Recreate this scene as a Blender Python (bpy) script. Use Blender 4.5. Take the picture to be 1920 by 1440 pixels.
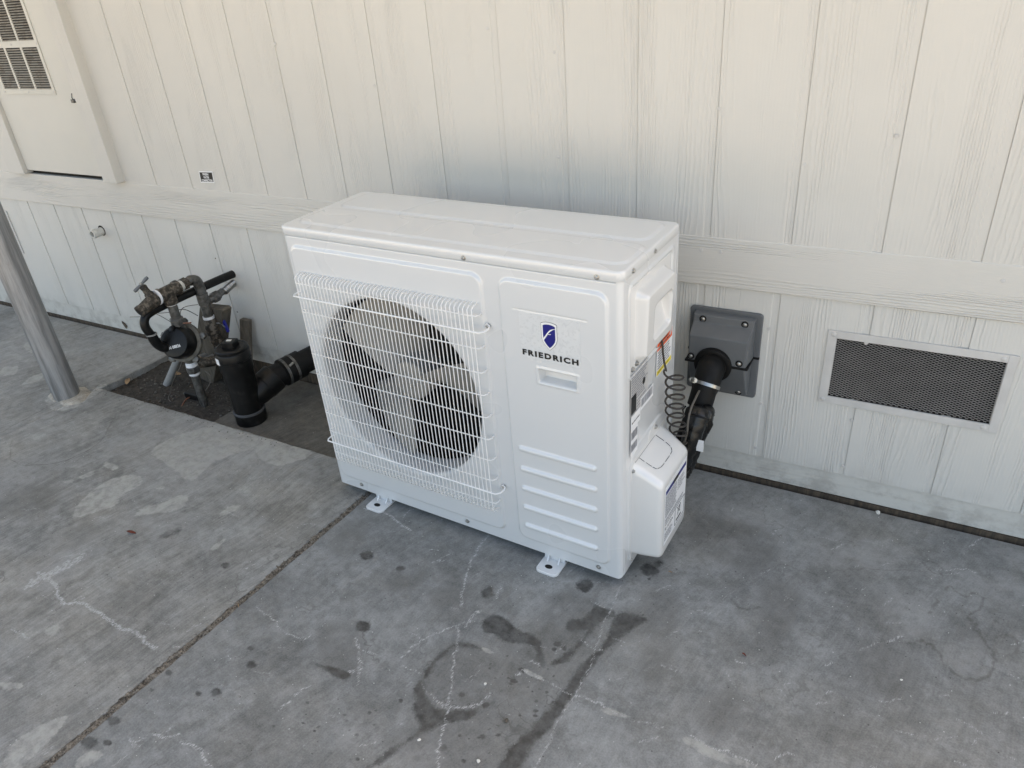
import bpy, bmesh, math, random
import numpy as np
from mathutils import Vector, Matrix
for _o in list(bpy.data.objects): bpy.data.objects.remove(_o)
R_ = math.radians
S = bpy.context.scene
ROOFX, ROOFY = 1.6, -1.3
# ------------------------------------------------------------------ camera
CAM = np.array([1.4379, -1.8336, 1.3844]); EUL = (1.0505, 0.0727, 0.4983); FPX = 1380.0
cam = bpy.data.cameras.new('camera'); camo = bpy.data.objects.new('camera', cam)
S.collection.objects.link(camo); S.camera = camo
cam.sensor_width = 36; cam.lens = FPX/1920*36; cam.clip_start = .01; cam.clip_end = 300
camo.location = CAM; camo.rotation_euler = EUL
# ------------------------------------------------------------------ sky, sun, exposure
SUN_EL, SUN_AZ = 50, 27          # azimuth from +Y towards +X
w = bpy.data.worlds.new('World'); S.world = w; w.use_nodes = True
wn = w.node_tree; wn.nodes.clear()
sky = wn.nodes.new('ShaderNodeTexSky'); sky.sky_type = 'NISHITA'; sky.sun_disc = False
sky.sun_elevation = R_(SUN_EL); sky.sun_rotation = R_(SUN_AZ); sky.air_density = 1.0; sky.dust_density = 3.0; sky.ozone_density = .6
bg = wn.nodes.new('ShaderNodeBackground'); bg.inputs[1].default_value = .15
wo = wn.nodes.new('ShaderNodeOutputWorld')
tint = wn.nodes.new('ShaderNodeMix'); tint.data_type = 'RGBA'; tint.blend_type = 'MULTIPLY'; tint.inputs[0].default_value = 1
tint.inputs[7].default_value = (1.0, .865, .718, 1)      # thin bright haze takes the blue out of the open sky
wn.links.new(sky.outputs[0], tint.inputs[6]); wn.links.new(tint.outputs[2], bg.inputs[0]); wn.links.new(bg.outputs[0], wo.inputs[0])
sl = bpy.data.lights.new('sun', 'SUN'); sl.energy = 4.0; sl.angle = R_(.6); sl.color = (1, .93, .82)
so = bpy.data.objects.new('sun', sl); S.collection.objects.link(so)
_d = Vector((math.sin(R_(SUN_AZ))*math.cos(R_(SUN_EL)), math.cos(R_(SUN_AZ))*math.cos(R_(SUN_EL)), math.sin(R_(SUN_EL))))
so.rotation_euler = _d.to_track_quat('Z', 'Y').to_euler(); so.location = (0, -4, 6)
S.view_settings.view_transform = 'Standard'; S.view_settings.look = 'None'
S.view_settings.exposure = 1.88; S.view_settings.gamma = 1
S.render.engine = 'CYCLES'
# ------------------------------------------------------------------ picture point -> place on a surface of the scene
def _rot(rx, ry, rz):
    c, s = math.cos, math.sin
    X = np.array([[1,0,0],[0,c(rx),-s(rx)],[0,s(rx),c(rx)]]); Y = np.array([[c(ry),0,s(ry)],[0,1,0],[-s(ry),0,c(ry)]])
    Z = np.array([[c(rz),-s(rz),0],[s(rz),c(rz),0],[0,0,1]]); return Z@Y@X
RM = _rot(*EUL)
def onplane(x, y, P, n):
    d = RM@np.array([(x-960)/FPX, -(y-720)/FPX, -1.]); P = np.array(P, float); n = np.array(n, float)
    return CAM + d*((P-CAM)@n)/(d@n)
def atwall(x, y, yy=0.): return onplane(x, y, (0, yy, 0), (0, 1, 0))
def atground(x, y, z=0.): return onplane(x, y, (0, 0, z), (0, 0, 1))
def atx(x, y, xx): return onplane(x, y, (xx, 0, 0), (1, 0, 0))
YAW = -.038; AO = np.array([0, -.5227, 0.]); AW, AD, AB, AT = .946, .3263, .025, .8445
AU = np.array([math.cos(YAW), math.sin(YAW), 0]); AV = np.array([-math.sin(YAW), math.cos(YAW), 0])
def toac(P): q = np.array(P)-AO; return np.array([q@AU, q@AV, q[2]])
def atfront(x, y, d=0.): q = toac(onplane(x, y, AO-d*AV, AV)); return q[0], q[2]     # d = distance in front
def atside(x, y, d=0.): q = toac(onplane(x, y, AO+(AW+d)*AU, AU)); return q[1], q[2]
# ------------------------------------------------------------------ object helpers
C = S.collection
def tag(o, label=None, cat=None, group=None, kind=None):
    if label: o['label'] = label
    if cat: o['category'] = cat
    if group: o['group'] = group
    if kind: o['kind'] = kind
    return o
def thing(name, label, cat, loc=(0,0,0), rz=0, group=None):
    o = bpy.data.objects.new(name, None); C.objects.link(o); o.location = loc; o.rotation_euler = (0,0,rz)
    o.empty_display_size = .05
    return tag(o, label, cat, group)
def mesh(name, V, F, mat, parent=None, smooth=False, off=True):
    """V in world coordinates (or in the parent's own frame when off=False)"""
    me = bpy.data.meshes.new(name)
    V = np.asarray(V, dtype=float)
    if parent is not None and off: V = V - np.array(parent.location)
    me.from_pydata(V.tolist(), [], [tuple(int(i) for i in f) for f in F]); 
    if smooth: me.polygons.foreach_set('use_smooth', [True]*len(me.polygons))
    me.materials.append(mat); me.update()
    o = bpy.data.objects.new(name, me); C.objects.link(o)
    if parent is not None: o.parent = parent
    return o
class MB:
    def __init__(s): s.V = []; s.F = []; s.n = 0
    def add(s, V, F):
        V = np.asarray(V, float); s.V.append(V); s.F += [[i+s.n for i in f] for f in F]; s.n += len(V); return s
    def box(s, x0, x1, y0, y1, z0, z1):
        x0, x1 = sorted((x0, x1)); y0, y1 = sorted((y0, y1)); z0, z1 = sorted((z0, z1))
        V = [(x0,y0,z0),(x1,y0,z0),(x1,y1,z0),(x0,y1,z0),(x0,y0,z1),(x1,y0,z1),(x1,y1,z1),(x0,y1,z1)]
        return s.add(V, [(0,3,2,1),(4,5,6,7),(0,1,5,4),(1,2,6,5),(2,3,7,6),(3,0,4,7)])
    def tube(s, pts, r, seg=10, cap=True):
        P = np.array(pts, float); n = len(P); rs = np.full(n, r, float) if np.isscalar(r) else np.array(r, float)
        T = np.gradient(P, axis=0) if n > 2 else np.array([P[1]-P[0]]*2)
        T /= np.linalg.norm(T, axis=1)[:, None]+1e-12
        a = np.array([0,0,1.]) if abs(T[0][2]) < .9 else np.array([1.,0,0])
        V = []; N_ = np.cross(T[0], a); N_ /= np.linalg.norm(N_)
        for i in range(n):
            N_ = N_ - T[i]*(N_@T[i]); N_ /= np.linalg.norm(N_)+1e-12; B = np.cross(T[i], N_)
            for k in range(seg):
                t = 2*math.pi*k/seg; V.append(P[i]+rs[i]*(math.cos(t)*N_+math.sin(t)*B))
        F = [(i*seg+k, i*seg+(k+1)%seg, (i+1)*seg+(k+1)%seg, (i+1)*seg+k) for i in range(n-1) for k in range(seg)]
        if cap: F += [tuple(range(seg))[::-1], tuple((n-1)*seg+k for k in range(seg))]
        return s.add(V, F)
    def lathe(s, c, axis, prof, seg=24, cap=True):
        """prof: list of (distance along axis, radius)"""
        c = np.array(c, float); ax = np.array(axis, float); ax /= np.linalg.norm(ax)
        a = np.array([0,0,1.]) if abs(ax[2]) < .9 else np.array([1.,0,0])
        n1 = np.cross(ax, a); n1 /= np.linalg.norm(n1); n2 = np.cross(ax, n1)
        V = [c+ax*h+r*(math.cos(2*math.pi*k/seg)*n1+math.sin(2*math.pi*k/seg)*n2) for h, r in prof for k in range(seg)]
        m = len(prof)
        F = [(i*seg+k, i*seg+(k+1)%seg, (i+1)*seg+(k+1)%seg, (i+1)*seg+k) for i in range(m-1) for k in range(seg)]
        if cap: F += [tuple(range(seg))[::-1], tuple((m-1)*seg+k for k in range(seg))]
        return s.add(V, F)
    def loops(s, L, cap0=True, cap1=True):
        n = len(L[0]); V = np.concatenate([np.array(l, float) for l in L]); m = len(L)
        F = [(i*n+k, i*n+(k+1)%n, (i+1)*n+(k+1)%n, (i+1)*n+k) for i in range(m-1) for k in range(n)]
        if cap0: F.append(tuple(range(n))[::-1])
        if cap1: F.append(tuple((m-1)*n+k for k in range(n)))
        return s.add(V, F)
    def build(s, name, mat, parent=None, smooth=False, off=True, bevel=0, fix=True, auto=None):
        o = mesh(name, np.concatenate(s.V), s.F, mat, parent, smooth, off)
        if fix:
            bm = bmesh.new(); bm.from_mesh(o.data); bmesh.ops.recalc_face_normals(bm, faces=bm.faces); bm.to_mesh(o.data); bm.free()
        if bevel:
            m = o.modifiers.new('bevel', 'BEVEL'); m.width = bevel; m.segments = 2; m.limit_method = 'ANGLE'; m.angle_limit = R_(40)
            o.data.polygons.foreach_set('use_smooth', [True]*len(o.data.polygons))
            m2 = o.modifiers.new('wn', 'WEIGHTED_NORMAL'); m2.keep_sharp = True
        elif smooth:
            sharp(o, auto or 40)
        return o
def sharp(o, deg=40):
    bm = bmesh.new(); bm.from_mesh(o.data)
    for e in bm.edges:
        if len(e.link_faces) == 2: e.smooth = e.calc_face_angle(0) < R_(deg)
    bm.to_mesh(o.data); bm.free()
def rrect(x0, x1, y0, y1, r, k=6):
    P = []
    for cx, cy, a0 in ((x1-r, y0+r, -90), (x1-r, y1-r, 0), (x0+r, y1-r, 90), (x0+r, y0+r, 180)):
        for i in range(k+1):
            a = R_(a0+90*i/k); P.append((cx+r*math.cos(a), cy+r*math.sin(a)))
    return P
def catmull(P, k=6, closed=False):
    P = np.array(P, float); n = len(P); out = []
    rng = range(n) if closed else range(n-1)
    for i in rng:
        p0 = P[(i-1) % n] if closed or i > 0 else P[0]; p1 = P[i]; p2 = P[(i+1) % n]; p3 = P[(i+2) % n] if closed or i+2 < n else P[-1]
        for j in range(k):
            t = j/k; out.append(.5*((2*p1)+(-p0+p2)*t+(2*p0-5*p1+4*p2-p3)*t*t+(-p0+3*p1-3*p2+p3)*t**3))
    if not closed: out.append(P[-1])
    return np.array(out)
def sd_rr(X, Y, x0, x1, y0, y1, r):
    """signed distance to rounded rectangle, positive inside"""
    qx = np.abs(X-(x0+x1)/2)-(x1-x0)/2+r; qy = np.abs(Y-(y0+y1)/2)-(y1-y0)/2+r
    return -(np.hypot(np.maximum(qx, 0), np.maximum(qy, 0))+np.minimum(np.maximum(qx, qy), 0)-r)
def step(d, w):
    t = np.clip(d/w, 0, 1); return t*t*(3-2*t)
def gridfaces(nx, ny, keep=None):
    i, j = np.meshgrid(np.arange(nx-1), np.arange(ny-1), indexing='ij'); a = i*ny+j
    F = np.stack([a, a+ny, a+ny+1, a+1], -1)
    return F[keep] if keep is not None else F.reshape(-1, 4)
def fastmesh(name, V, F, mat, parent=None, smooth=True):
    me = bpy.data.meshes.new(name); V = np.asarray(V, np.float32); F = np.asarray(F, np.int32)
    me.vertices.add(len(V)); me.vertices.foreach_set('co', V.ravel())
    me.loops.add(F.size); me.loops.foreach_set('vertex_index', F.ravel())
    me.polygons.add(len(F)); me.polygons.foreach_set('loop_start', np.arange(0, F.size, 4, dtype=np.int32))
    me.polygons.foreach_set('use_smooth', [smooth]*len(F))
    me.update(calc_edges=True); me.validate(); me.materials.append(mat)
    o = bpy.data.objects.new(name, me); C.objects.link(o)
    if parent is not None: o.parent = parent
    return o
# ------------------------------------------------------------------ materials
class NT:
    def __init__(s, name):
        s.m = bpy.data.materials.new(name); s.m.use_nodes = True; s.t = s.m.node_tree; s.b = s.t.nodes['Principled BSDF']
    def lk(s, a, b): s.t.links.new(a, b)
    def put(s, sock, v):
        if isinstance(v, bpy.types.NodeSocket): s.lk(v, sock)
        elif isinstance(v, (tuple, list)): sock.default_value = tuple(v)+((1,) if len(v) == 3 and sock.type == 'RGBA' else ())
        else: sock.default_value = v
    def math(s, op, a, b=0., c=None, clamp=False):
        n = s.t.nodes.new('ShaderNodeMath'); n.operation = op; n.use_clamp = clamp; s.put(n.inputs[0], a); s.put(n.inputs[1], b)
        if c is not None: s.put(n.inputs[2], c)
        return n.outputs[0]
    def noise(s, vec, scale=5, detail=2, rough=.5, dist=0.):
        n = s.t.nodes.new('ShaderNodeTexNoise'); s.put(n.inputs['Vector'], vec); n.inputs['Scale'].default_value = scale
        n.inputs['Detail'].default_value = detail; n.inputs['Roughness'].default_value = rough; n.inputs['Distortion'].default_value = dist
        return n.outputs['Fac']
    def coord(s): return s.t.nodes.new('ShaderNodeTexCoord').outputs['Object']
    def sep(s, v):
        n = s.t.nodes.new('ShaderNodeSeparateXYZ'); s.lk(v, n.inputs[0]); return n.outputs
    def comb(s, x, y, z):
        n = s.t.nodes.new('ShaderNodeCombineXYZ'); s.put(n.inputs[0], x); s.put(n.inputs[1], y); s.put(n.inputs[2], z); return n.outputs[0]
    def mapv(s, v, sc=(1,1,1), rot=(0,0,0), loc=(0,0,0)):
        n = s.t.nodes.new('ShaderNodeMapping'); s.lk(v, n.inputs[0]); n.inputs['Scale'].default_value = sc; n.inputs['Rotation'].default_value = rot; n.inputs['Location'].default_value = loc
        return n.outputs[0]
    def rng(s, v, a, b, c=0., d=1., smooth=True):
        n = s.t.nodes.new('ShaderNodeMapRange'); n.interpolation_type = 'SMOOTHSTEP' if smooth else 'LINEAR'
        s.put(n.inputs[0], v); n.inputs[1].default_value = a; n.inputs[2].default_value = b; n.inputs[3].default_value = c; n.inputs[4].default_value = d
        return n.outputs[0]
    def mix(s, f, a, b, mode='MIX'):
        n = s.t.nodes.new('ShaderNodeMix'); n.data_type = 'RGBA'; n.blend_type = mode; s.put(n.inputs[0], f); s.put(n.inputs[6], a); s.put(n.inputs[7], b); return n.outputs[2]
    def attr(s, name):
        n = s.t.nodes.new('ShaderNodeAttribute'); n.attribute_name = name
        q = s.t.nodes.new('ShaderNodeSeparateColor'); s.lk(n.outputs['Color'], q.inputs[0]); return q.outputs
    def bump(s, h, strength=1., dist=.001, nrm=None):
        n = s.t.nodes.new('ShaderNodeBump'); n.inputs['Strength'].default_value = strength; n.inputs['Distance'].default_value = dist; s.put(n.inputs['Height'], h)
        if nrm is not None: s.lk(nrm, n.inputs['Normal'])
        return n.outputs[0]
    def set(s, col=None, rough=None, metal=None, nrm=None, spec=None):
        if col is not None: s.put(s.b.inputs['Base Color'], col)
        if rough is not None: s.put(s.b.inputs['Roughness'], rough)
        if metal is not None: s.put(s.b.inputs['Metallic'], metal)
        if nrm is not None: s.lk(nrm, s.b.inputs['Normal'])
        if spec is not None: s.b.inputs['Specular IOR Level'].default_value = spec
        return s.m
def plain(name, col, rough=.5, metal=0., var=.12, sc=25, bump=0., bs=200, spec=.5, dirt=None, dirtsc=12, dirtamt=(.5, .75)):
    t = NT(name); v = t.coord(); n = t.noise(v, sc, 4, .6)
    k = t.rng(n, .3, .7, 1-var, 1+var); c = t.mix(1., tuple(col), t.comb(k, k, k), 'MULTIPLY')
    if dirt: c = t.mix(t.rng(t.noise(v, dirtsc, 5, .65), dirtamt[0], dirtamt[1]), c, tuple(dirt))
    r = t.rng(t.noise(v, sc*2, 3), .3, .7, rough*.85, min(1, rough*1.15))
    return t.set(c, r, metal, t.bump(t.noise(v, bs, 3), 1, bump) if bump else None, spec)
def siding_mat(name, horiz=False, amp=1., col=(.61, .595, .555), pitch=.0082, seed=0., dirt=True):
    t = NT(name); v = t.coord(); X, Y, Z = t.sep(v); a, l = (Z, X) if horiz else (X, Z)
    bid = t.math('FLOOR', t.math('DIVIDE', t.math('ADD', a, .02), .2)); w_ = t.t.nodes.new('ShaderNodeTexWhiteNoise'); w_.noise_dimensions = '1D'
    t.lk(t.math('ADD', bid, seed), w_.inputs['W']); rnd = w_.outputs['Value']; off = t.math('MULTIPLY', rnd, 37.)
    al = t.comb(t.math('MULTIPLY', a, 8.), t.math('ADD', t.math('MULTIPLY', l, .8), off), t.math('ADD', off, seed))
    n1 = t.noise(al, 1., 2, .45)
    al2 = t.comb(t.math('MULTIPLY', a, 60.), t.math('ADD', t.math('MULTIPLY', l, 22.), off), off)
    n2 = t.noise(al2, 1., 2)
    ph = t.math('ADD', a, t.math('ADD', t.math('MULTIPLY', t.math('SUBTRACT', n1, .5), .10), t.math('MULTIPLY', t.math('SUBTRACT', n2, .5), .006)))
    wv = t.math('SINE', t.math('MULTIPLY', ph, 2*math.pi/pitch))
    wv = t.math('SUBTRACT', t.math('POWER', t.math('ADD', t.math('MULTIPLY', wv, .5), .5), 2.0), .375)
    msk = t.rng(t.noise(t.comb(t.math('MULTIPLY', a, 14.), t.math('MULTIPLY', l, 1.6), off), 1., 3, .6), .44, .60, .12, 1.)
    brk = t.rng(t.noise(t.comb(t.math('MULTIPLY', a, 160.), t.math('MULTIPLY', l, 9.), off), 1., 2), .35, .6, .35, 1.)
    fine = t.noise(t.comb(t.math('MULTIPLY', a, 420.), t.math('MULTIPLY', l, 90.), 0.), 1., 2)
    st = t.noise(v, 260, 3, .6)
    h = t.math('ADD', t.math('MULTIPLY', t.math('MULTIPLY', wv, msk), t.math('MULTIPLY', brk, amp)), t.math('ADD', t.math('MULTIPLY', fine, .07), t.math('MULTIPLY', st, .22)))
    n3 = t.noise(v, 2.5, 4, .6); k = t.rng(n3, .3, .7, .975, 1.02)
    c = t.mix(1., col, t.comb(k, k, k), 'MULTIPLY')
    c = t.mix(t.rng(t.noise(t.comb(t.math('MULTIPLY', X, 30.), t.math('MULTIPLY', Z, 9.), 3.), 1., 5, .7), .68, .82, 0, .14), c, (.40, .375, .34))
    # splash-back dirt near the slab
    if dirt: c = t.mix(t.math('MULTIPLY', t.rng(Z, 0., .16, .55, 0.), t.rng(t.noise(v, 14, 5, .7), .42, .66)), c, (.27, .25, .225))
    return t.set(c, .62, 0., t.bump(h, 1., .0012), .35)
M = {}
M['siding'] = siding_mat('painted_siding', False, 1.0)
M['skirting'] = siding_mat('painted_skirting', False, 1.15, col=(.62, .612, .578), seed=5.3)
M['band'] = siding_mat('painted_trim_board', True, 1.2, pitch=.0075, seed=2.1)
M['base'] = siding_mat('painted_base_board', True, .35, col=(.60, .59, .55), pitch=.011, seed=9.)
M['door'] = siding_mat('painted_door_panel', False, .15, col=(.62, .605, .555), seed=4., dirt=False)
M['trim'] = siding_mat('painted_rough_trim', False, 1.3, pitch=.009, seed=7., dirt=False)
M['framepaint'] = plain('vent_frame_paint', (.56, .55, .53), .55, 0, .06, 15, .0002, 300)
def ac_mat(name, col, rough, scuff=True):
    t = NT(name); v = t.coord(); c = col
    n = t.noise(v, 2, 1, .4); k = t.rng(n, .2, .8, .985, 1.01); c = t.mix(1., c, t.comb(k, k, k), 'MULTIPLY')
    r = t.rng(t.noise(v, 5, 1), .2, .8, rough*.9, rough*1.15)
    t.b.inputs['Coat Weight'].default_value = 1.; t.b.inputs['Coat IOR'].default_value = 1.8; t.b.inputs['Coat Roughness'].default_value = .24
    return t.set(c, r, 0., t.bump(t.noise(v, 700, 2), 1, .00004), .5)
M['ac'] = ac_mat('white_enamel', (.685, .70, .705), .28)
M['acp'] = ac_mat('white_plastic_cover', (.74, .74, .725), .36)
M['wire'] = plain('white_wire_coating', (.86, .86, .85), .35, 0, .03)
M['fan'] = plain('fan_blade_plastic', (.25, .243, .222), .42, 0, .05, 8)
M['black'] = plain('matte_black', (.004, .004, .004), .8, 0, .1)
M['dark'] = plain('dark_opening_shade', (.012, .011, .010), .95, 0, .3, 6)  # near-black colour standing in for the shade inside openings, gaps and bores
def coil_mat():
    t = NT('coil_fins'); v = t.coord(); X, Y, Z = t.sep(v)
    s = t.math('SINE', t.math('MULTIPLY', X, 2*math.pi/.0045)); s = t.rng(s, -.2, .8)
    return t.set(t.mix(s, (.004, .004, .004), (.016, .016, .017)), .6)
M['coil'] = coil_mat()
M['steel'] = plain('zinc_steel', (.42, .42, .41), .32, 1., .15, 60)
M['galv'] = None
def galv():
    t = NT('galvanised_pipe'); v = t.coord()
    st = t.noise(t.mapv(v, (38, 38, 2.2)), 1., 6, .7); k = t.rng(st, .3, .72)
    c = t.mix(k, (.17, .175, .18), (.46, .465, .47))
    c = t.mix(t.rng(t.noise(t.mapv(v, (10, 10, 5)), 1., 5, .75), .58, .72, 0, .75), c, (.30, .27, .235))
    c = t.mix(t.rng(t.noise(t.mapv(v, (60, 60, 5), loc=(3, 1, 0)), 1., 4, .8), .68, .74, 0, .8), c, (.66, .66, .65))
    return t.set(c, t.rng(st, .3, .7, .34, .6), .55, t.bump(st, 1, .0004))
M['galv'] = galv()
M['brass'] = plain('weathered_brass', (.05, .043, .034), .6, .3, .5, 70, .002, 90, dirt=(.15, .13, .105), dirtsc=70, dirtamt=(.48, .6))
M['bronze'] = plain('dusty_meter_bronze', (.12, .115, .10), .75, .1, .3, 50, .001, 160, dirt=(.21, .20, .18), dirtsc=30)
M['iron'] = plain('galvanised_fitting', (.125, .125, .12), .45, .6, .4, 60, .0008, 150, dirt=(.07, .062, .052), dirtsc=35)
M['teflon'] = plain('thread_tape', (.75, .76, .78), .6)
M['abs'] = plain('black_abs_plastic', (.005, .005, .005), .36, 0, .3, 30, .0002, 150, .3, dirt=(.03, .028, .026), dirtsc=22, dirtamt=(.52, .8))
M['rubber'] = plain('black_rubber', (.005, .005, .005), .55, 0, .2, 40, .0002, 200, .25)
M['tape'] = None
def tape():
    t = NT('black_wrap_tape'); v = t.coord()
    n = t.noise(t.mapv(v, (60, 60, 60)), 1., 5, .7)
    return t.set(t.mix(t.rng(n, .45, .7), (.004, .004, .004), (.011, .011, .011)), .22, 0, t.bump(n, 1, .0016), .5)
M['tape'] = tape()
M['grayplastic'] = plain('dark_gray_plastic', (.115, .123, .13), .45, 0, .05, 20, .0001, 400)
M['cable'] = plain('brown_black_cable', (.035, .03, .026), .4, 0, .1)
M['cable2'] = plain('faded_cable', (.11, .10, .085), .5, 0, .1)
M['bluegrip'] = plain('blue_vinyl', (.008, .012, .20), .4)
M['navy'] = plain('navy_ink', (.003, .006, .17), .4, 0, .02)
M['ink'] = plain('black_ink', (.006, .006, .006), .45, 0, .02)
M['inkgray'] = plain('gray_ink', (.22, .23, .26), .6, 0, .05)
M['paper'] = plain('label_white', (.80, .81, .82), .45, 0, .02)
M['sticker'] = plain('clear_sticker', (.655, .67, .675), .30, 0, .02, 60, dirt=(.62, .635, .645), dirtsc=55, dirtamt=(.56, .66))
M['platelab'] = plain('silver_label', (.50, .50, .49), .4, 0, .03)
M['orange'] = plain('orange_print', (.75, .12, .03), .5, 0, .02)
M['yellow'] = plain('yellow_print', (.80, .66, .06), .5, 0, .02)
M['dullgray'] = plain('dull_gray_rubber', (.06, .062, .068), .6)
M['pvc'] = plain('white_pvc', (.62, .62, .58), .45, 0, .08, 30, dirt=(.40, .38, .33), dirtsc=20)
M['grypvc'] = plain('gray_pvc', (.26, .265, .26), .6, 0, .1, 30, .0002, 120, dirt=(.16, .145, .13), dirtsc=20)
M['wood'] = None
def wood(name, a, b, s=1.):
    t = NT(name); v = t.coord(); n = t.noise(t.mapv(v, (50*s, 50*s, 5*s)), 1., 6, .7); d = t.noise(v, 18, 5, .7)
    c = t.mix(t.rng(n, .3, .7), a, b); c = t.mix(t.rng(d, .5, .7, 0, .6), c, (.06, .052, .042))
    return t.set(c, .9, 0, t.bump(n, 1, .002))
M['wood'] = wood('weathered_post_wood', (.060, .052, .040), (.13, .115, .092))
M['rot'] = wood('rotten_sill_wood', (.035, .028, .022), (.11, .085, .06), 1.4)
M['copper'] = plain('copper_wire', (.22, .10, .065), .5, .5)
M['leaf'] = plain('dry_leaf', (.30, .20, .11), .8, 0, .3, 80)
M['redleaf'] = plain('red_leaf', (.14, .035, .02), .8, 0, .3, 80)
M['chip'] = plain('white_stone_chip', (.70, .69, .64), .8, 0, .1, 80)
M['louver'] = plain('louver_paint', (.36, .335, .285), .6, 0, .1, 30, dirt=(.24, .21, .17), dirtsc=30, dirtamt=(.45, .65))

def concrete(name, light=1., warm=0., attrs=True, seed=0., broom=1.):
    t = NT(name); v = t.mapv(t.coord(), loc=(seed, seed*.7, 0)); base = (.204*light, .209*light, .203*light)
    big = t.noise(v, 1.3, 5, .6); mid = t.noise(v, 7, 6, .68); mot = t.noise(v, 34, 5, .7); fin = t.noise(v, 260, 4, .65)
    X, Y, Z = t.sep(t.coord())
    # broom marks left by the trowel, their direction wanders
    wander = t.math('MULTIPLY', t.math('SUBTRACT', t.noise(v, .8, 2), .5), .45)
    bx = t.math('ADD', t.math('ADD', X, t.math('MULTIPLY', Y, -.30)), wander)
    by = t.math('ADD', Y, t.math('MULTIPLY', X, .30))
    br = t.noise(t.comb(t.math('MULTIPLY', bx, 150.), t.math('MULTIPLY', by, 5.5), seed), 1., 4, .65)
    br2 = t.noise(t.comb(t.math('MULTIPLY', bx, 26.), t.math('MULTIPLY', by, 2.6), seed+4), 1., 5, .7)
    k = t.math('ADD', t.rng(big, .3, .7, -.13, .14), t.math('ADD', t.rng(mid, .32, .68, -.17, .17), t.math('ADD', t.rng(mot, .3, .7, -.16, .16), t.rng(fin, .25, .75, -.17, .17))))
    k = t.math('ADD', k, t.math('ADD', t.rng(br, .3, .7, -.12*broom, .12*broom), t.rng(br2, .3, .7, -.07*broom, .07*broom)))
    k = t.math('ADD', k, 1.)
    c = t.mix(1., base, t.comb(k, k, k), 'MULTIPLY')
    # warm / cool drift of the cement itself
    c = t.mix(t.rng(t.noise(t.mapv(v, loc=(5, 2, 0)), 2.2, 5, .62), .42, .68, 0, .55), c, t.mix(1., c, (1.05, 1.0, .93), 'MULTIPLY'))
    if warm: c = t.mix(warm, c, t.mix(1., c, (1.20, 1.0, .76), 'MULTIPLY'))
    # old tide marks and blotches soaked into the surface
    wv_ = t.comb(t.math('ADD', X, t.math('MULTIPLY', t.noise(v, 6, 4, .7), .22)), t.math('ADD', Y, t.math('MULTIPLY', t.noise(t.mapv(v, loc=(3, 7, 1)), 6, 4, .7), .22)), seed)
    bl = t.noise(wv_, 5.5, 5, .62); c = t.mix(t.rng(bl, .50, .56, 0, .30), c, t.mix(1., c, (.66, .64, .60), 'MULTIPLY'))
    bl2 = t.noise(t.mapv(wv_, loc=(9, 4, 2)), 9, 5, .65); c = t.mix(t.rng(bl2, .54, .62, 0, .34), c, t.mix(1., c, (1.30, 1.31, 1.32), 'MULTIPLY'))
    tide = t.math('SUBTRACT', 1., t.math('DIVIDE', t.math('ABSOLUTE', t.math('SUBTRACT', t.noise(t.mapv(wv_, loc=(2, 8, 5)), 3.2, 3, .55), .53)), .0055), clamp=True)
    c = t.mix(t.math('MULTIPLY', tide, t.rng(t.noise(v, 2.6, 2), .5, .66, 0, .5)), c, (.07, .066, .058))
    # pale scuffs and flecks
    sc_ = t.noise(t.comb(t.math('MULTIPLY', bx, 60.), t.math('MULTIPLY', by, 14.), seed+9), 1., 5, .8, .6)
    c = t.mix(t.rng(sc_, .66, .78, 0, .45), c, (.42, .42, .41))
    vor = t.t.nodes.new('ShaderNodeTexVoronoi'); t.lk(v, vor.inputs['Vector']); vor.inputs['Scale'].default_value = 95
    q = t.t.nodes.new('ShaderNodeSeparateColor'); t.lk(vor.outputs['Color'], q.inputs[0])
    dot = t.math('MULTIPLY', t.math('LESS_THAN', vor.outputs['Distance'], .13), t.math('GREATER_THAN', q.outputs[0], .93))
    c = t.mix(t.math('MULTIPLY', dot, .75), c, (.60, .60, .57))
    dot2 = t.math('MULTIPLY', t.math('LESS_THAN', vor.outputs['Distance'], .16), t.math('LESS_THAN', q.outputs[1], .035))
    c = t.mix(t.math('MULTIPLY', dot2, .75), c, (.05, .047, .043))
    rough = t.rng(mid, .3, .7, .62, .80)
    if attrs:
        A = t.attr('stain'); B = t.attr('wear')
        edge = t.math('MULTIPLY', t.math('SUBTRACT', t.noise(v, 48, 6, .78), .5), 1.15)
        edge2 = t.math('MULTIPLY', t.math('SUBTRACT', t.noise(v, 34, 6, .78), .5), 1.15)
        wet = t.rng(t.math('ADD', A[0], edge), .32, .72); wet = t.math('MULTIPLY', wet, t.rng(A[0], .0, .12))
        c = t.mix(t.math('MULTIPLY', wet, t.rng(mot, .32, .68, .50, 1.)), c, (.040, .039, .036))
        rough = t.math('SUBTRACT', rough, t.math('MULTIPLY', wet, .12))
        damp = t.rng(t.math('ADD', B[2], edge2), .3, .8); damp = t.math('MULTIPLY', damp, t.rng(B[2], .0, .15))
        c = t.mix(t.math('MULTIPLY', damp, .30), c, (.085, .080, .070))
        pale = t.rng(t.math('ADD', A[1], edge2), .36, .64); pale = t.math('MULTIPLY', pale, t.rng(A[1], .0, .12))
        c = t.mix(t.math('MULTIPLY', pale, t.rng(mot, .3, .7, .25, .85)), c, (.40, .395, .36))
        soft = t.math('MULTIPLY', B[1], t.rng(t.noise(v, 20, 6, .75), .35, .65, .1, 1.))
        c = t.mix(t.math('MULTIPLY', soft, .55), c, (.34, .34, .33))
        chk = t.math('MULTIPLY', A[2], t.rng(t.noise(t.comb(t.math('MULTIPLY', bx, 420.), t.math('MULTIPLY', by, 90.), 0.), 1., 3, .7), .42, .6))
        c = t.mix(t.rng(chk, .12, .65, 0, .85), c, (.50, .50, .49))
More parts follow.
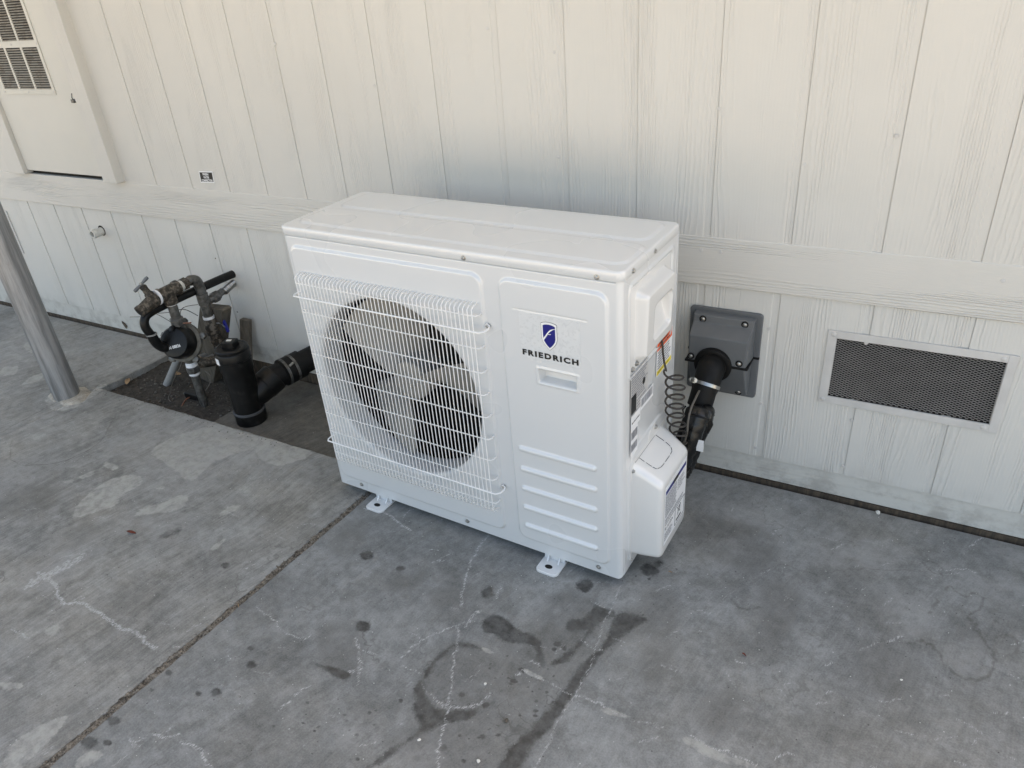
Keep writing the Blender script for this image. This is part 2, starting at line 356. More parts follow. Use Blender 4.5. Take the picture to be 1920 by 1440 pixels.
        ring = t.math('MULTIPLY', B[0], t.rng(t.noise(v, 60, 4, .7), .28, .55, .2, 1.))
        c = t.mix(t.rng(ring, .15, .85, 0, .50), c, (.070, .064, .054))
    h = t.math('ADD', t.math('ADD', t.math('MULTIPLY', br, .6), t.math('MULTIPLY', fin, .5)), t.math('MULTIPLY', mot, .8))
    return t.set(c, rough, 0, t.bump(h, .8, .0012), .4)
M['slab'] = concrete('patio_concrete', 1.03, broom=.55)
M['slabL'] = concrete('patio_concrete_left_lit', 1.12, .12, seed=3.1)  # left slabs tinted lighter and warmer for the stronger light on that side
M['pad'] = concrete('old_pad_concrete', .50, .45, False, seed=8.)
def soil():
    t = NT('dry_soil'); v = t.coord(); n = t.noise(v, 45, 6, .75); f = t.noise(v, 240, 4, .7)
    c = t.mix(t.rng(n, .3, .7), (.022, .019, .015), (.075, .066, .054)); c = t.mix(t.rng(f, .62, .75, 0, .8), c, (.17, .155, .135))
    return t.set(c, .95, 0, t.bump(t.math('ADD', n, t.math('MULTIPLY', f, .4)), 1, .006))
M['soil'] = soil()
def jointm():
    t = NT('joint_dirt'); v = t.coord(); n = t.noise(v, 110, 4, .8); f = t.noise(v, 230, 3, .7)
    c = t.mix(t.rng(n, .35, .65), (.045, .038, .03), (.26, .23, .185)); c = t.mix(t.rng(f, .56, .68, 0, .8), c, (.42, .38, .31))
    return t.set(c, .95, 0, t.bump(n, 1, .004))
M['joint'] = jointm()

# ================================================================== GROUND
random.seed(4); NR = np.random.RandomState(5)
def lin(a, b, h): return list(np.linspace(a, b, max(2, int(round((b-a)/h))+1)))
def joinl(*ls):
    o = []
    for l in ls: o += l if not o else l[1:]
    return np.array(o)
WETS, PALES, CHALK, RINGS, SOFTS, DAMPS = [], [], [], [], [], []
def cr(ox, oy, sc, pts): return [(ox+a/sc, oy+b/sc) for a, b in pts]
A5 = lambda p: cr(640, 940, 2.88, p)
L4 = lambda p: cr(0, 780, 2.181, p)
R6 = lambda p: cr(1200, 860, 2.483, p)
def circ(x, y, r, f=1.): return [(x+r*math.cos(a)*f*random.uniform(.85, 1.15), y+r*math.sin(a)*.8*random.uniform(.85, 1.15)) for a in np.arange(0, 6.28, .7)]
WETS += [A5([(1480,610),(1560,600),(1650,640),(1560,700),(1440,800),(1380,860),(1290,1000),(1200,1130),(1110,1240),(1040,1310),(960,1440),(850,1450),(900,1340),(990,1260),(1060,1180),(1150,1080),(1220,990),(1290,880),(1350,830),(1430,740)]),
 A5([(755,650),(800,620),(850,615),(900,640),(960,690),(1060,740),(1095,830),(1095,890),(1070,880),(1040,790),(960,770),(880,760),(820,720),(770,705)]),
 A5([(390,1010),(440,960),(450,1030),(490,1100),(560,1130),(640,1120),(740,1130),(690,1180),(560,1200),(480,1240),(380,1290),(300,1360),(180,1430),(120,1450),(250,1345),(340,1290),(425,1220),(400,1160),(385,1120),(400,1060)]),
 A5([(1230,640),(1300,640),(1340,600),(1380,560),(1480,600),(1480,630),(1420,640),(1340,720),(1290,790),(1210,870),(1120,890),(1160,855),(1260,780),(1330,700),(1280,700),(1215,690)]),
 A5(circ(790,492,36)), A5(circ(1312,455,46)), A5(circ(1660,368,46)), A5(circ(1712,335,26)), A5(circ(1663,420,11)), A5(circ(1700,380,20)),
 A5(circ(890,1188,18)), A5([(445,940),(480,870),(560,800),(620,765),(700,770),(770,800),(700,790),(620,785),(560,830),(500,890),(460,960)]),
 L4([(650,495),(690,465),(745,455),(730,480),(680,500)]), L4(circ(920,612,16)), L4(circ(690,1050,14)), L4(circ(462,1245,28)), L4(circ(440,1335,17)), L4(circ(365,1335,32)), L4(circ(620,1120,9)),
 L4(circ(885,1130,22)), L4(circ(812,1135,14)), L4(circ(1022,950,13)), L4(circ(1030,1018,20)), L4(circ(1485,858,32)), L4([(1270,1010),(1340,1020),(1430,1050),(1400,1080),(1330,1040)]), L4(circ(1500,570,26))]
for x, y, r in [(970,905,13),(1110,1030,9),(1053,1080,12),(1048,1130,12),(1046,1158,12),(965,1155,10),(845,1262,14),(550,1330,26),(765,1270,16),(660,1400,14),(1070,1015,8),(780,1100,20),(650,1045,18),(930,970,18),(640,1265,12),(1170,770,22),(1200,790,18),(1150,800,14),(320,362,22)]: WETS.append(A5(circ(x, y, r)))
for i in range(46):
    x, y = random.gauss(940, 150), random.gauss(1110, 150); WETS.append(A5(circ(x, y, random.uniform(4, 9))))
for i in range(34): WETS.append(L4(circ(random.gauss(1330, 110), random.gauss(1290, 70), random.uniform(3, 9))))
for i in range(30): WETS.append(A5(circ(random.gauss(1650, 80), random.gauss(480, 90), random.uniform(2, 6))))
DAMPS += [A5([(240,1300),(420,1180),(600,1200),(760,1080),(900,960),(1100,900),(1300,760),(1420,820),(1330,960),(1200,1150),(1060,1300),(960,1440),(700,1450),(400,1450)]), A5([(470,480),(520,470),(640,480),(680,520),(600,570),(520,575),(470,530)]), A5([(10,130),(60,100),(120,95),(135,150),(120,240),(60,270),(0,240)]), A5([(1000,660),(1090,570),(1150,500),(1260,480),(1360,520),(1400,560),(1480,600),(1420,650),(1360,700),(1300,780),(1180,900),(1040,930),(900,1040),(820,1130),(700,1200),(640,1160),(800,1000),(880,860),(860,760),(1000,760)]),
 A5([(400,1000),(470,880),(620,765),(780,800),(900,880),(880,1020),(760,1150),(560,1180),(430,1120)]), A5([(1480,620),(1600,540),(1660,620),(1600,720),(1500,800),(1420,860)]), A5([(250,440),(380,380),(470,390),(430,440),(300,480)]),
 L4([(240,550),(250,490),(300,460),(400,440),(405,470),(330,530)]), L4([(320,670),(370,620),(395,610),(380,650),(340,675)]), L4([(1350,550),(1370,480),(1430,430),(1490,425),(1500,480),(1450,560),(1380,590)]), L4([(1300,900),(1420,830),(1500,900),(1460,1060),(1340,1040)]),
 L4([(0,340),(120,290),(250,300),(200,380),(60,400),(0,380)]), R6([(580,600),(680,580),(760,640),(720,760),(640,860),(560,760)]), R6([(240,260),(420,280),(640,360),(560,520),(380,480),(240,400)]), R6([(1020,860),(1180,900),(1300,980),(1200,1100),(1040,1060)]), R6([(0,640),(160,620),(180,800),(120,1000),(0,1020)]), R6([(260,1140),(400,1080),(460,1200),(380,1300),(280,1260)])]
PALES += [L4([(620,140),(700,90),(820,50),(900,35),(1000,70),(1110,95),(1190,120),(1280,148),(1200,190),(1130,200),(1070,180),(1040,140),(980,150),(920,170),(860,200),(800,255),(770,262),(700,210),(640,170)]),
 L4([(300,405),(330,350),(400,290),(480,250),(570,243),(570,285),(500,320),(480,360),(400,390),(330,412)]), L4([(548,407),(600,370),(680,350),(735,322),(768,338),(750,370),(690,392),(620,400)]), L4([(898,407),(930,375),(978,358),(972,380),(930,402)]), L4([(858,547),(900,510),(922,503),(890,542)]),
 L4([(330,247),(385,223),(382,240),(340,257)]), L4([(425,190),(480,200),(472,217),(440,217)]), L4([(20,1440),(40,1360),(120,1290),(200,1250),(272,1233),(222,1310),(140,1380),(90,1440)]), L4([(178,882),(230,853),(242,880),(200,902)]), L4([(250,268),(300,260),(290,275)]), L4([(640,295),(675,285),(665,300)]), L4([(0,1095),(60,1090),(90,1105),(30,1120)]),
 [(12,705),(20,690),(33,688),(30,700)], [(45,648),(60,640),(66,655),(55,662)], [(42,720),(62,705),(82,700),(75,712),(55,720)], [(0,700),(10,688),(24,690),(16,705)],
 [(86,752),(100,738),(112,748),(150,750),(190,722),(200,726),(160,752),(130,768),(100,768)], A5([(760,790),(800,800),(820,820),(780,815)]), A5([(990,905),(1060,935),(1110,970),(1060,960),(1000,930)]), A5([(1400,1110),(1480,1130),(1560,1165),(1500,1165),(1420,1140)]),
 R6([(200,1300),(260,1310),(400,1380),(545,1430),(430,1425),(290,1375)]), L4([(310,1440),(330,1390),(400,1365),(420,1385),(370,1430)])]
SOFTS += [L4([(560,10),(900,0),(1100,80),(1340,180),(1300,260),(1000,230),(820,300),(640,260),(540,160)]), L4([(0,200),(200,180),(140,280),(0,320)]), R6([(800,380),(960,360),(1160,430),(1120,520),(960,500),(840,460)]), R6([(1160,640),(1300,640),(1360,760),(1260,820),(1140,740)]), R6([(1560,540),(1760,580),(1740,680),(1620,680)]), R6([(1440,880),(1560,840),(1620,920),(1560,1010),(1470,970)]), L4([(500,420),(640,410),(800,440),(760,520),(600,480)]),
 L4([(90,700),(200,600),(340,560),(340,600),(240,680),(120,720)]), A5([(340,1320),(480,1290),(560,1360),(460,1440),(360,1430)]), R6([(1640,380),(1788,400),(1788,500),(1680,470)]), R6([(300,200),(560,240),(720,300),(600,330),(380,270)]), L4([(1330,1240),(1480,1230),(1520,1340),(1400,1350)]),
 [(150,640),(260,600),(330,640),(250,690),(170,700)], [(0,600),(80,610),(60,680),(0,700)], L4([(420,120),(560,60),(700,120),(560,180)])]
def ell(cx, cy, rx, ry, a0=0, a1=360, n=20, j=.03): return [(cx+rx*math.cos(R_(a))*random.uniform(1-j, 1+j), cy+ry*math.sin(R_(a))*random.uniform(1-j, 1+j)) for a in np.linspace(a0, a1, n)]
RINGS += [(A5(ell(635,935,205,175)), .006, .45), (A5(ell(640,940,160,130,20,330)), .006, .3), (L4([(470,0),(420,90),(350,145),(240,190),(110,202),(60,185),(40,150),(50,100)]), .006, .75),
 (L4([(400,0),(260,30),(60,100),(0,130)]), .004, .6), (R6([(1240,860),(1320,850),(1380,890),(1420,960),(1480,1010),(1560,1030),(1630,1000),(1645,950),(1645,900),(1600,850),(1560,790),(1545,750)]), .008, .8), (R6(ell(1705,870,58,48)), .006, .6),
 (R6([(1420,610),(1450,595),(1500,640),(1560,630),(1600,650),(1580,700),(1530,735),(1560,800)]), .006, .75), (R6([(430,650),(455,690),(500,697),(560,690)]), .007, .8), (R6([(1320,480),(1340,515),(1400,540),(1408,515),(1370,480),(1330,478)]), .005, .75), (R6([(930,600),(930,560),(1000,540),(1100,560)]), .005, .5),
 (R6([(840,545),(880,530),(960,520),(1060,515),(1180,520),(1260,520),(1240,560),(1130,560)]), .005, .6), (R6([(560,520),(640,510),(670,540),(650,570)]), .005, .55), (R6([(1350,720),(1365,690),(1385,655)]), .008, .7), (R6([(930,400),(935,380),(1000,390),(990,420)]), .005, .6), (R6(ell(1240,590,45,40,20,300)), .004, .4), (R6(ell(300,890,40,30)), .004, .4),
 (R6([(770,800),(810,830),(850,860),(830,880)]), .007, .6), (R6([(650,490),(720,510),(830,545)]), .008, .55), (A5([(1380,1040),(1400,900),(1420,860)]), .006, .4), (A5([(1400,1040),(1480,1050),(1560,950),(1540,900)]), .005, .4), (A5(ell(1270,1215,58,50)), .004, .45), (A5([(1330,380),(1340,420),(1420,440)]), .004, .4), (A5(ell(160,295,45,18)), .004, .5), (A5(ell(1170,460,48,18)), .003, .4),
 ([(0,812),(50,785),(90,762),(110,752)], .006, .9), ([(247,740),(215,790),(195,812)], .006, .55), ([(300,505+120),(340,640)], .004, .4), ([(500,765),(540,760),(600,745)], .004, .3), ([(130,630),(165,650),(185,690)], .004, .35)]
CHALK += [(A5([(793,180),(745,250),(705,320),(675,400),(650,500),(645,572)]), .006, .8), (A5([(630,680),(628,760),(605,880),(592,1000),(577,1120),(550,1230),(530,1320),(520,1450)]), .006, .7), (A5([(130,38),(220,60),(300,108),(372,157)]), .006, 1), (A5([(740,592),(705,625),(675,670)]), .006, .9), (A5([(735,595),(750,600)]), .006, .8), (A5([(860,465),(835,520)]), .004, .8), (A5([(380,785),(470,735),(560,695),(660,655)]), .004, .7),
 (A5([(1520,450),(1440,620),(1380,760),(1350,870),(1290,990),(1200,1150),(1130,1280),(1035,1450)]), .006, .55), (A5([(310,890),(440,930)]), .003, .6), (A5([(980,910),(1060,950),(1200,1020),(1330,1070),(1420,1095)]), .004, .65), (A5([(1400,1110),(1540,1165),(1740,1225)]), .005, .5), (A5([(1320,1070),(1380,1080),(1420,1105)]), .003, .9), (A5([(940,380),(980,440),(1020,530)]), .004, .4), (A5([(75,740),(95,800),(92,960)]), .006, .6), (A5([(45,920),(90,905)]), .005, .8), (A5([(1290,740),(1360,790),(1410,805)]), .003, .6),
 (A5([(430,980),(470,1030),(500,1060),(520,1090)]), .005, .5), (A5([(700,970),(740,920),(750,880)]), .003, .5), (A5(ell(640,1000,170,115,20,150)), .006, .6),
 (L4([(150,640),(215,680),(240,740),(272,768),(340,768),(400,800),(470,850),(500,870),(560,890),(600,930),(637,950)]), .0085, 1.), (L4([(1045,785),(1100,820),(1160,880),(1230,912),(1265,900)]), .005, .65), (L4([(1272,1100),(1210,1140),(1140,1205)]), .003, .8), (L4([(635,1303),(680,1313),(730,1303)]), .006, .8), (L4([(530,1320),(545,1335),(590,1320)]), .005, .7), (L4([(735,1330),(810,1355),(830,1400),(875,1450)]), .006, .8), (L4([(1452,910),(1468,990),(1465,1100)]), .005, .6), (L4([(1430,1045),(1480,1030)]), .004, .8), (L4([(770,1060),(860,1085),(980,1140)]), .003, .4), (L4([(1000,625),(1060,600)]), .003, .6), (L4([(130,960),(115,990)]), .003, .6),
 ([(107,768),(150,752),(188,722)], .008, .9), ([(170,680),(200,695),(240,680),(262,660)], .006, .5),
 (R6([(440,230),(520,250),(700,290)]), .006, .4), (R6([(1150,850),(1220,828)]), .003, .8), (R6([(1380,520),(1500,515),(1560,530)]), .003, .6), (R6([(1470,1205),(1590,1275)]), .004, .6), (R6([(1200,1260),(1290,1300)]), .003, .6), (R6([(1700,1000),(1788,1030)]), .003, .6), (R6([(400,1000),(440,1060)]), .002, .6), (R6([(640,1060),(680,1110)]), .002, .5), (R6([(100,950),(180,975)]), .004, .4), (R6([(220,230),(400,350)]), .002, .4), (R6([(800,360),(930,385)]), .003, .5), (R6([(240,1298),(400,1370),(550,1425)]), .004, .7)]
for i in range(9):  # a boot print on the left slab
    x0, y0 = 100+i*26, 690-i*13
    CHALK.append((L4([(x0, y0+18), (x0+16, y0), (x0+30+8*(i % 2), y0-22)]), .0075, 1.))
CHALK.append((L4([(95,705),(160,640),(250,580),(345,560),(335,590),(240,640),(140,705)]), .003, .5))
for i in range(150):   # small random scratches
    x, y = random.uniform(0, 1920), random.uniform(950, 1440)
    a = random.uniform(-.9, .6); l = random.uniform(8, 42); CHALK.append(([(x, y), (x+l*math.cos(a), y+l*math.sin(a))], random.uniform(.0015, .003), random.uniform(.25, .7)))

def paint(X, Y, A, B):
    def segd(P, x, y, closed):
        d = np.full(x.shape, 9.); ins = np.zeros(x.shape, bool); n = len(P)
        for i in range(n if closed else n-1):
            a = P[i]; b = P[(i+1) % n]; e = b-a; L = e@e+1e-12
            t = np.clip(((x-a[0])*e[0]+(y-a[1])*e[1])/L, 0, 1)
            d = np.minimum(d, np.hypot(x-a[0]-t*e[0], y-a[1]-t*e[1]))
            if closed:
                c = ((a[1] > y) != (b[1] > y)); 
                with np.errstate(divide='ignore', invalid='ignore'): xi = (b[0]-a[0])*(y-a[1])/(b[1]-a[1])+a[0]
                ins ^= c & (x < xi)
        return d, ins
    def wpts(p, closed): return catmull([atground(*q)[:2] for q in p], 5, closed)
    def sub(P, m):
        return np.nonzero((X > P[:,0].min()-m) & (X < P[:,0].max()+m) & (Y > P[:,1].min()-m) & (Y < P[:,1].max()+m))[0]
    for lst, arr, ch, soft in ((WETS, A, 0, .015), (PALES, A, 1, .014), (SOFTS, B, 1, .07), (DAMPS, B, 2, .035)):
        for p in lst:
            P = wpts(p, True); ix = sub(P, soft)
            if not len(ix): continue
            sf = min(soft, .35*min(np.ptp(P[:,0]), np.ptp(P[:,1]))+.002)
            d, ins = segd(P, X[ix], Y[ix], True); v = np.clip(.5+np.where(ins, d, -d)/(2*sf), 0, 1)
            arr[ix, ch] = np.maximum(arr[ix, ch], v)
    for lst, arr, ch in ((CHALK, A, 2), (RINGS, B, 0)):
        for p, wd, s in lst:
            P = wpts(p, False); P = P+NR.normal(0, .0022, P.shape); ww = max(wd*.72, .0036); ix = sub(P, ww*1.5)
            if not len(ix): continue
            d, _ = segd(P, X[ix], Y[ix], False); v = np.clip(1.25-d/ww, 0, 1)*s
            arr[ix, ch] = np.maximum(arr[ix, ch], v)
SH = .0575
JX = .127
def slab(name, xs, ys, z, mat, edge=None, stains=True, rough_edges=(0,0,0,0), skirt=.07):
    xs = np.array(xs); ys = np.array(ys); nx, ny = len(xs), len(ys)
    X, Y = np.meshgrid(xs, ys, indexing='ij'); Xr = X+SH*Y; Yr = Y.copy(); Z = np.full(X.shape, z, float)
    # edges: slight rounding and chips
    def ns(t, f, s): return np.sin(t*f+s)*.5+np.sin(t*f*2.7+s*3)*.3+np.sin(t*f*7.1+s*5)*.2
    e = rough_edges
    for j, (arr, idx, axis) in enumerate(((Xr, 0, 0), (Xr, nx-1, 0), (Yr, 0, 1), (Yr, ny-1, 1))):
        if e[j]:
            if axis == 0: Xr[idx, :] += e[j]*ns(ys, 40, j+1)
            else: Yr[:, idx] += e[j]*ns(xs, 40, j+1)
    for j in range(4):
        if e[j]:
            if j == 0: Z[0, :] -= .003
            if j == 1: Z[-1, :] -= .003
            if j == 2: Z[:, 0] -= .003
            if j == 3: Z[:, -1] -= .003
    V = np.stack([Xr, Yr, Z], -1).reshape(-1, 3); F = gridfaces(nx, ny)
    n0 = len(V); ring = [i*ny for i in range(nx)]+[(nx-1)*ny+j for j in range(1, ny)]+[i*ny+ny-1 for i in range(nx-2, -1, -1)]+[j for j in range(ny-2, 0, -1)]
    Vb = V[ring].copy(); Vb[:, 2] = z-skirt; V2 = np.concatenate([V, V[ring], Vb]); m = len(ring)
    Fs = [(n0+(k+1) % m, n0+k, n0+m+k, n0+m+(k+1) % m) for k in range(m)]
    o = fastmesh(name, V2, np.concatenate([F, np.array(Fs)]), mat)
    tag(o, kind='structure')
    if stains:
        A = np.zeros((len(V2), 4), np.float32); B = np.zeros((len(V2), 4), np.float32); A[:, 3] = 1; B[:, 3] = 1
        paint(V2[:, 0], V2[:, 1], A, B)
        for nm, a in (('stain', A), ('wear', B)):
            at = o.data.attributes.new(nm, 'FLOAT_COLOR', 'POINT'); at.data.foreach_set('color', a.ravel())
    return o
H_ = .0042
fr = [-7, -3.5, -2.2]
slab('patio_slab', joinl(lin(JX+.010, 1.95, H_), lin(1.95, 7, .5)), joinl(lin(-3.2, -1.75, .3), lin(-1.75, -.007, H_)), 0, M['slab'], rough_edges=(.002, 0, 0, .0))
slab('patio_slab', joinl(lin(-1.352, JX-.010, H_)), joinl(lin(-3.2, -1.75, .3), lin(-1.75, -.402, H_)), 0, M['slabL'], rough_edges=(.0, .002, 0, .003))
slab('patio_slab', joinl(lin(-7, -3.2, .5), lin(-3.2, -1.3535, .0065)), joinl(lin(-3.2, -1.6, .3), lin(-1.6, -.007, .0065)), .0005, M['slabL'], rough_edges=(0, .004, 0, .0))
def strip(name, x0, x1, y0, y1, z, mat, h=.004, amp=.0025, shear=SH):
    xs = np.array(lin(x0, x1, h)); ys = np.array(lin(y0, y1, h*2)); X, Y = np.meshgrid(xs, ys, indexing='ij')
    Z = z+NR.normal(0, 1, X.shape)*amp; V = np.stack([X+shear*Y, Y, Z], -1).reshape(-1, 3)
    return fastmesh(name, V, gridfaces(len(xs), len(ys)), mat)
tag(strip('joint_filler', JX-.014, JX+.014, -3.0, -.40, -.0045, M['joint']), kind='structure')
# old pad under the drain, lower than the patio
slab('drain_pad', lin(-.73, JX+.05, .02), lin(-.44, -.004, .02), -.028, M['pad'], stains=False)
# bare soil pocket
def soilpit():
    xs = np.array(lin(-1.40, -.60, .006)); ys = np.array(lin(-.44, .0, .006)); X, Y = np.meshgrid(xs, ys, indexing='ij')
    Z = -.036+.0*X
    for k in range(60):
        cx, cy, s, a = NR.uniform(-1.4, -.6), NR.uniform(-.42, 0), NR.uniform(.012, .06), NR.uniform(-.004, .009)
        Z += a*np.exp(-((X-cx)**2+(Y-cy)**2)/(2*s*s))
    Z += NR.normal(0, .0012, Z.shape)
    Z -= .018*np.exp(-((X+.62)**2)/(.05**2))
    e = np.minimum(X+1.39+SH*0, Y+.405); Z += .014*np.exp(-np.maximum(e, 0)/.03)
    V = np.stack([X+SH*Y, Y, Z], -1).reshape(-1, 3)
    tag(fastmesh('soil', V, gridfaces(len(xs), len(ys)), M['soil']), kind='structure')
soilpit()
o = MB().box(-40, 40, -40, 40, -.30, -.085).build('ground', plain('pale_bounce_ground', (.50, .43, .34), .9, 0, .3, 8)); tag(o, kind='structure')  # unseen ground beyond the slabs, coloured pale to bounce warm sunlight

# ================================================================== HOUSE WALL
wall = thing('house_wall', 'pale beige grooved wood-grain siding wall of the house behind the white unit', 'house wall', (0, 0, 0))
GU = [-2.93,-2.73,-2.53,-2.33,-2.13,-1.94,-1.75,-1.56,-1.369,-1.16,-.955,-.757,-.568,-.385,-.204,-.012,.192,.388,.578,.772,.972,1.171,1.372,1.572,1.772,1.972,2.172,2.372]
GL = [-2.95,-2.75,-2.55,-2.13,-1.93,-1.73,-1.53,-1.33,-1.13,-.93,-.73,-.53,-.33,-.13,.07,.27,.47,.67,.775,.965,1.16,1.378,1.591,1.79,1.99,2.19]
def siding(name, grooves, z0, z1, mat, hole=[], gw=.021, gd=.0023, x0=-3.6, x1=2.6):
    br = [(x0, 0.)]
    for g in grooves:
        if g > .3: br += [(g-gw, 0.), (g-gw+.0025, gd), (g-.0018, gd), (g-.0018, gd+.0016), (g-.0001, gd+.0016), (g, 0.)]
        else: br += [(g-gw, 0.), (g-gw+.0001, gd+.0006), (g-gw+.0012, gd+.0006), (g-gw+.0016, gd), (g-.0025, gd), (g, 0.)]
    br.append((x1, 0.)); zs = sorted({z0, z1}|{z for h in hole for z in h[2:]})
    for h in hole:
        for hx in h[:2]:
            if not any(abs(b[0]-hx) < 1e-4 for b in br):
                i = next(i for i, b in enumerate(br) if b[0] > hx); a, b = br[i-1], br[i]; t = (hx-a[0])/(b[0]-a[0]); br.insert(i, (hx, a[1]+t*(b[1]-a[1])))
    nx, nz = len(br), len(zs); V = [(x, y, z) for x, y in br for z in zs]; F = []
    for i in range(nx-1):
        for j in range(nz-1):
            cx, cz = (br[i][0]+br[i+1][0])/2, (zs[j]+zs[j+1])/2
            if any(h[0] < cx < h[1] and h[2] < cz < h[3] for h in hole): continue
            F.append((i*nz+j, (i+1)*nz+j, (i+1)*nz+j+1, i*nz+j+1))
    # bottom lip so the sheet has thickness
    n = len(V); V += [(x, y+.011, z0) for x, y in br]
    F += [(i*nz, n+i, n+i+1, (i+1)*nz) for i in range(nx-1)]
    return mesh(name, V, F, mat, wall)
VH = (1.305, 1.673, .333, .503); VH2 = (-2.74, -2.372, .352, .522)
up_ = siding('upper_siding', GU, .7376, 2.7, M['siding'], hole=[(-2.12, -1.44, .70, 1.62)]); up_.location.y = -.0065
siding('skirting', GL, .0925, .606, M['skirting'], hole=[VH, VH2])
b = MB().box(-3.6, 2.6, -.0085, .012, .6045, .7375).build('trim_band', M['band'], wall, bevel=.003)
b = MB().box(-3.6, -.95, .007, .035, .012, .094).box(-.9505, .62, .008, .035, .012, .093).box(.6205, 2.6, .007, .035, .013, .094).build('baseboard', M['base'], wall, bevel=.002)
b = MB().box(-3.6, 2.6, .0055, .0075, .0515, .0925).build('baseboard', M['base'], wall, bevel=.001)
b = MB().box(-3.6, 2.6, .004, .03, -.06, .0115)
o = b.build('sill_plate', M['rot'], wall)
b = MB()
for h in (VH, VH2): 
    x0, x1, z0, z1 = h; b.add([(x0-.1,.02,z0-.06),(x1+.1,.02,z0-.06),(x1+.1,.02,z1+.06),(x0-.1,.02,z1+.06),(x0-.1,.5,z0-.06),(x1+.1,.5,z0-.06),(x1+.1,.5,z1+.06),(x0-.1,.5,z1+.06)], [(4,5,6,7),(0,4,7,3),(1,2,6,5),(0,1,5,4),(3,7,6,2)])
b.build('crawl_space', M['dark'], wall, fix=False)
b = MB()
for x in (1.150, 1.386): 
    for z in (.12, .27, .50): b.lathe((x-.012, .0005, z), (0,-1,0), [(0,.0052),(.0016,.0048),(.002,.002)], 10)
for x in (.95, 1.0, 1.62, 2.1): b.lathe((x, -.0085, .70), (0,-1,0), [(0,.005),(.0015,.0045),(.002,.002)], 10)
for x, z in ((.37, 1.24), (.56, 1.18), (.985, 1.05), (1.19, .93), (1.37, 1.0), (-.39, 1.22), (-.03, 1.1), (.56, .92)):
    b.lathe((x-.012, -.0062, z), (0,-1,0), [(0,.0048),(.0014,.0042),(.0018,.002)], 10)
b.build('nail_heads', M['framepaint'], wall, smooth=True)
# a few dark spots where the paint is chipped
b = MB()
for x, z in ((-.93,.235),(-1.02,.20),(-.97,.46),(-1.06,.345)):
    b.lathe((x, .0005, z), (0,-1,0), [(0,.004),(.0006,.0034)], 7)
P = [atwall(*q) for q in ((227,602),(233,606),(237,612),(236,617),(232,612),(228,606))]
b.loops([[(p[0], .0035, p[2]) for p in P], [(p[0], .0022, p[2]) for p in P]])
b.build('paint_chips', M['rot'], wall)

# vents in the skirting
def vent(x0, x1, z0, z1, label, fl=None):
    t = thing('foundation_vent', label, 'vent', ((x0+x1)/2, 0, z0), group='foundation vents in the skirting')
    ox0, ox1, oz0, oz1 = x0-.021, x1+.019, z0-.021, z1+.02; b = MB(); y0, y1 = -.0048, -.0006
    b.box(ox0, x0, y0, y1, oz0, oz1).box(x0, x1, y0, y1, z1, oz1).box(x0, x1, y0, y1, oz0, z0).box(x1, ox1, y0-.0004, y1, oz0, oz1)
    b.box(x0-.001, x0+.001, y1-.002, .012, z0, z1).box(x1-.001, x1+.001, y1-.002, .012, z0, z1)
    b.build('vent_frame', M['framepaint'], t, bevel=.0008)
    for sx, sz in ((ox0+.012, oz0+.011), (ox1-.030, oz0+.011), (ox0+.014, oz1-.010), (ox1-.028, oz1-.011)):
        MB().lathe((sx, y0, sz), (0,-1,0), [(-.001,.006),(.0015,.006),(.003,.004),(.0033,.001)], 12).build('screw', M['framepaint'], t, smooth=True)
    # expanded metal: two families of thin crossing strands
    b = MB(); sl = .52; pitch = .0112; yy = .0045; hw = .00025
    for s in (1, -1):
        k = z0-sl*(x1-x0)-.02 if s > 0 else z0
        end = z1 if s > 0 else z1+sl*(x1-x0)
        c = k
        while c < end:
            pts = []
            xa, xb = x0, x1; f = (lambda x: c+sl*(x-x0)) if s > 0 else (lambda x: c-sl*(x-x0))
            # clip to the opening
            if s > 0: xa = max(x0, x0+(z0-c)/sl); xb = min(x1, x0+(z1-c)/sl)
            else: xa = max(x0, x0+(c-z1)/sl); xb = min(x1, x0+(c-z0)/sl)
            if xb-xa > .004:
                za, zb = f(xa), f(xb); y = yy+.0004*s
                b.add([(xa,y,za-hw),(xb,y,zb-hw),(xb,y,zb+hw),(xa,y,za+hw),(xa,y+.0016,za-hw),(xb,y+.0016,zb-hw),(xb,y+.0016,zb+hw),(xa,y+.0016,za+hw)],[(0,1,2,3),(3,2,6,7),(0,4,5,1),(4,7,6,5)])
            c += .0067
    b.build('mesh_screen', M['mesh_paint'], t, fix=False)
    return t
M['mesh_paint'] = plain('mesh_paint', (.42, .41, .39), .6, 0, .1)
vent(*VH, 'rectangular foundation vent with painted frame and diamond mesh, right of the gray wall cover')
vent(*VH2, 'foundation vent at far left, mostly hidden behind the steel post')

# access door with louvre vent
dr = thing('access_door', 'beige access door with louvered vent and rough wooden trim at upper left', 'access door', (-1.8, 0, .74))
MB().box(-2.01, -1.452, -.018, -.004, .7555, 1.60).build('door_panel', M['door'], dr, bevel=.002)
MB().box(-1.4515, -1.368, -.045, .006, .7405, 1.72).build('trim', M['trim'], dr, bevel=.003)
MB().box(-2.13, -2.0105, -.036, .006, .7405, 1.72).build('trim', M['trim'], dr, bevel=.003)
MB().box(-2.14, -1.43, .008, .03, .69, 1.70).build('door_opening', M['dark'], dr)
b = MB(); b.tube([(-1.4515,-.03,1.055),(-1.47,-.038,1.05),(-1.488,-.03,1.048)], .003, 6); b.box(-1.497,-1.482,-.034,-.018,1.040,1.053); b.tube([(-1.475,-.034,1.075),(-1.474,-.04,1.06),(-1.474,-.034,1.045)], .002, 6)
b.build('latch', M['iron'], dr)


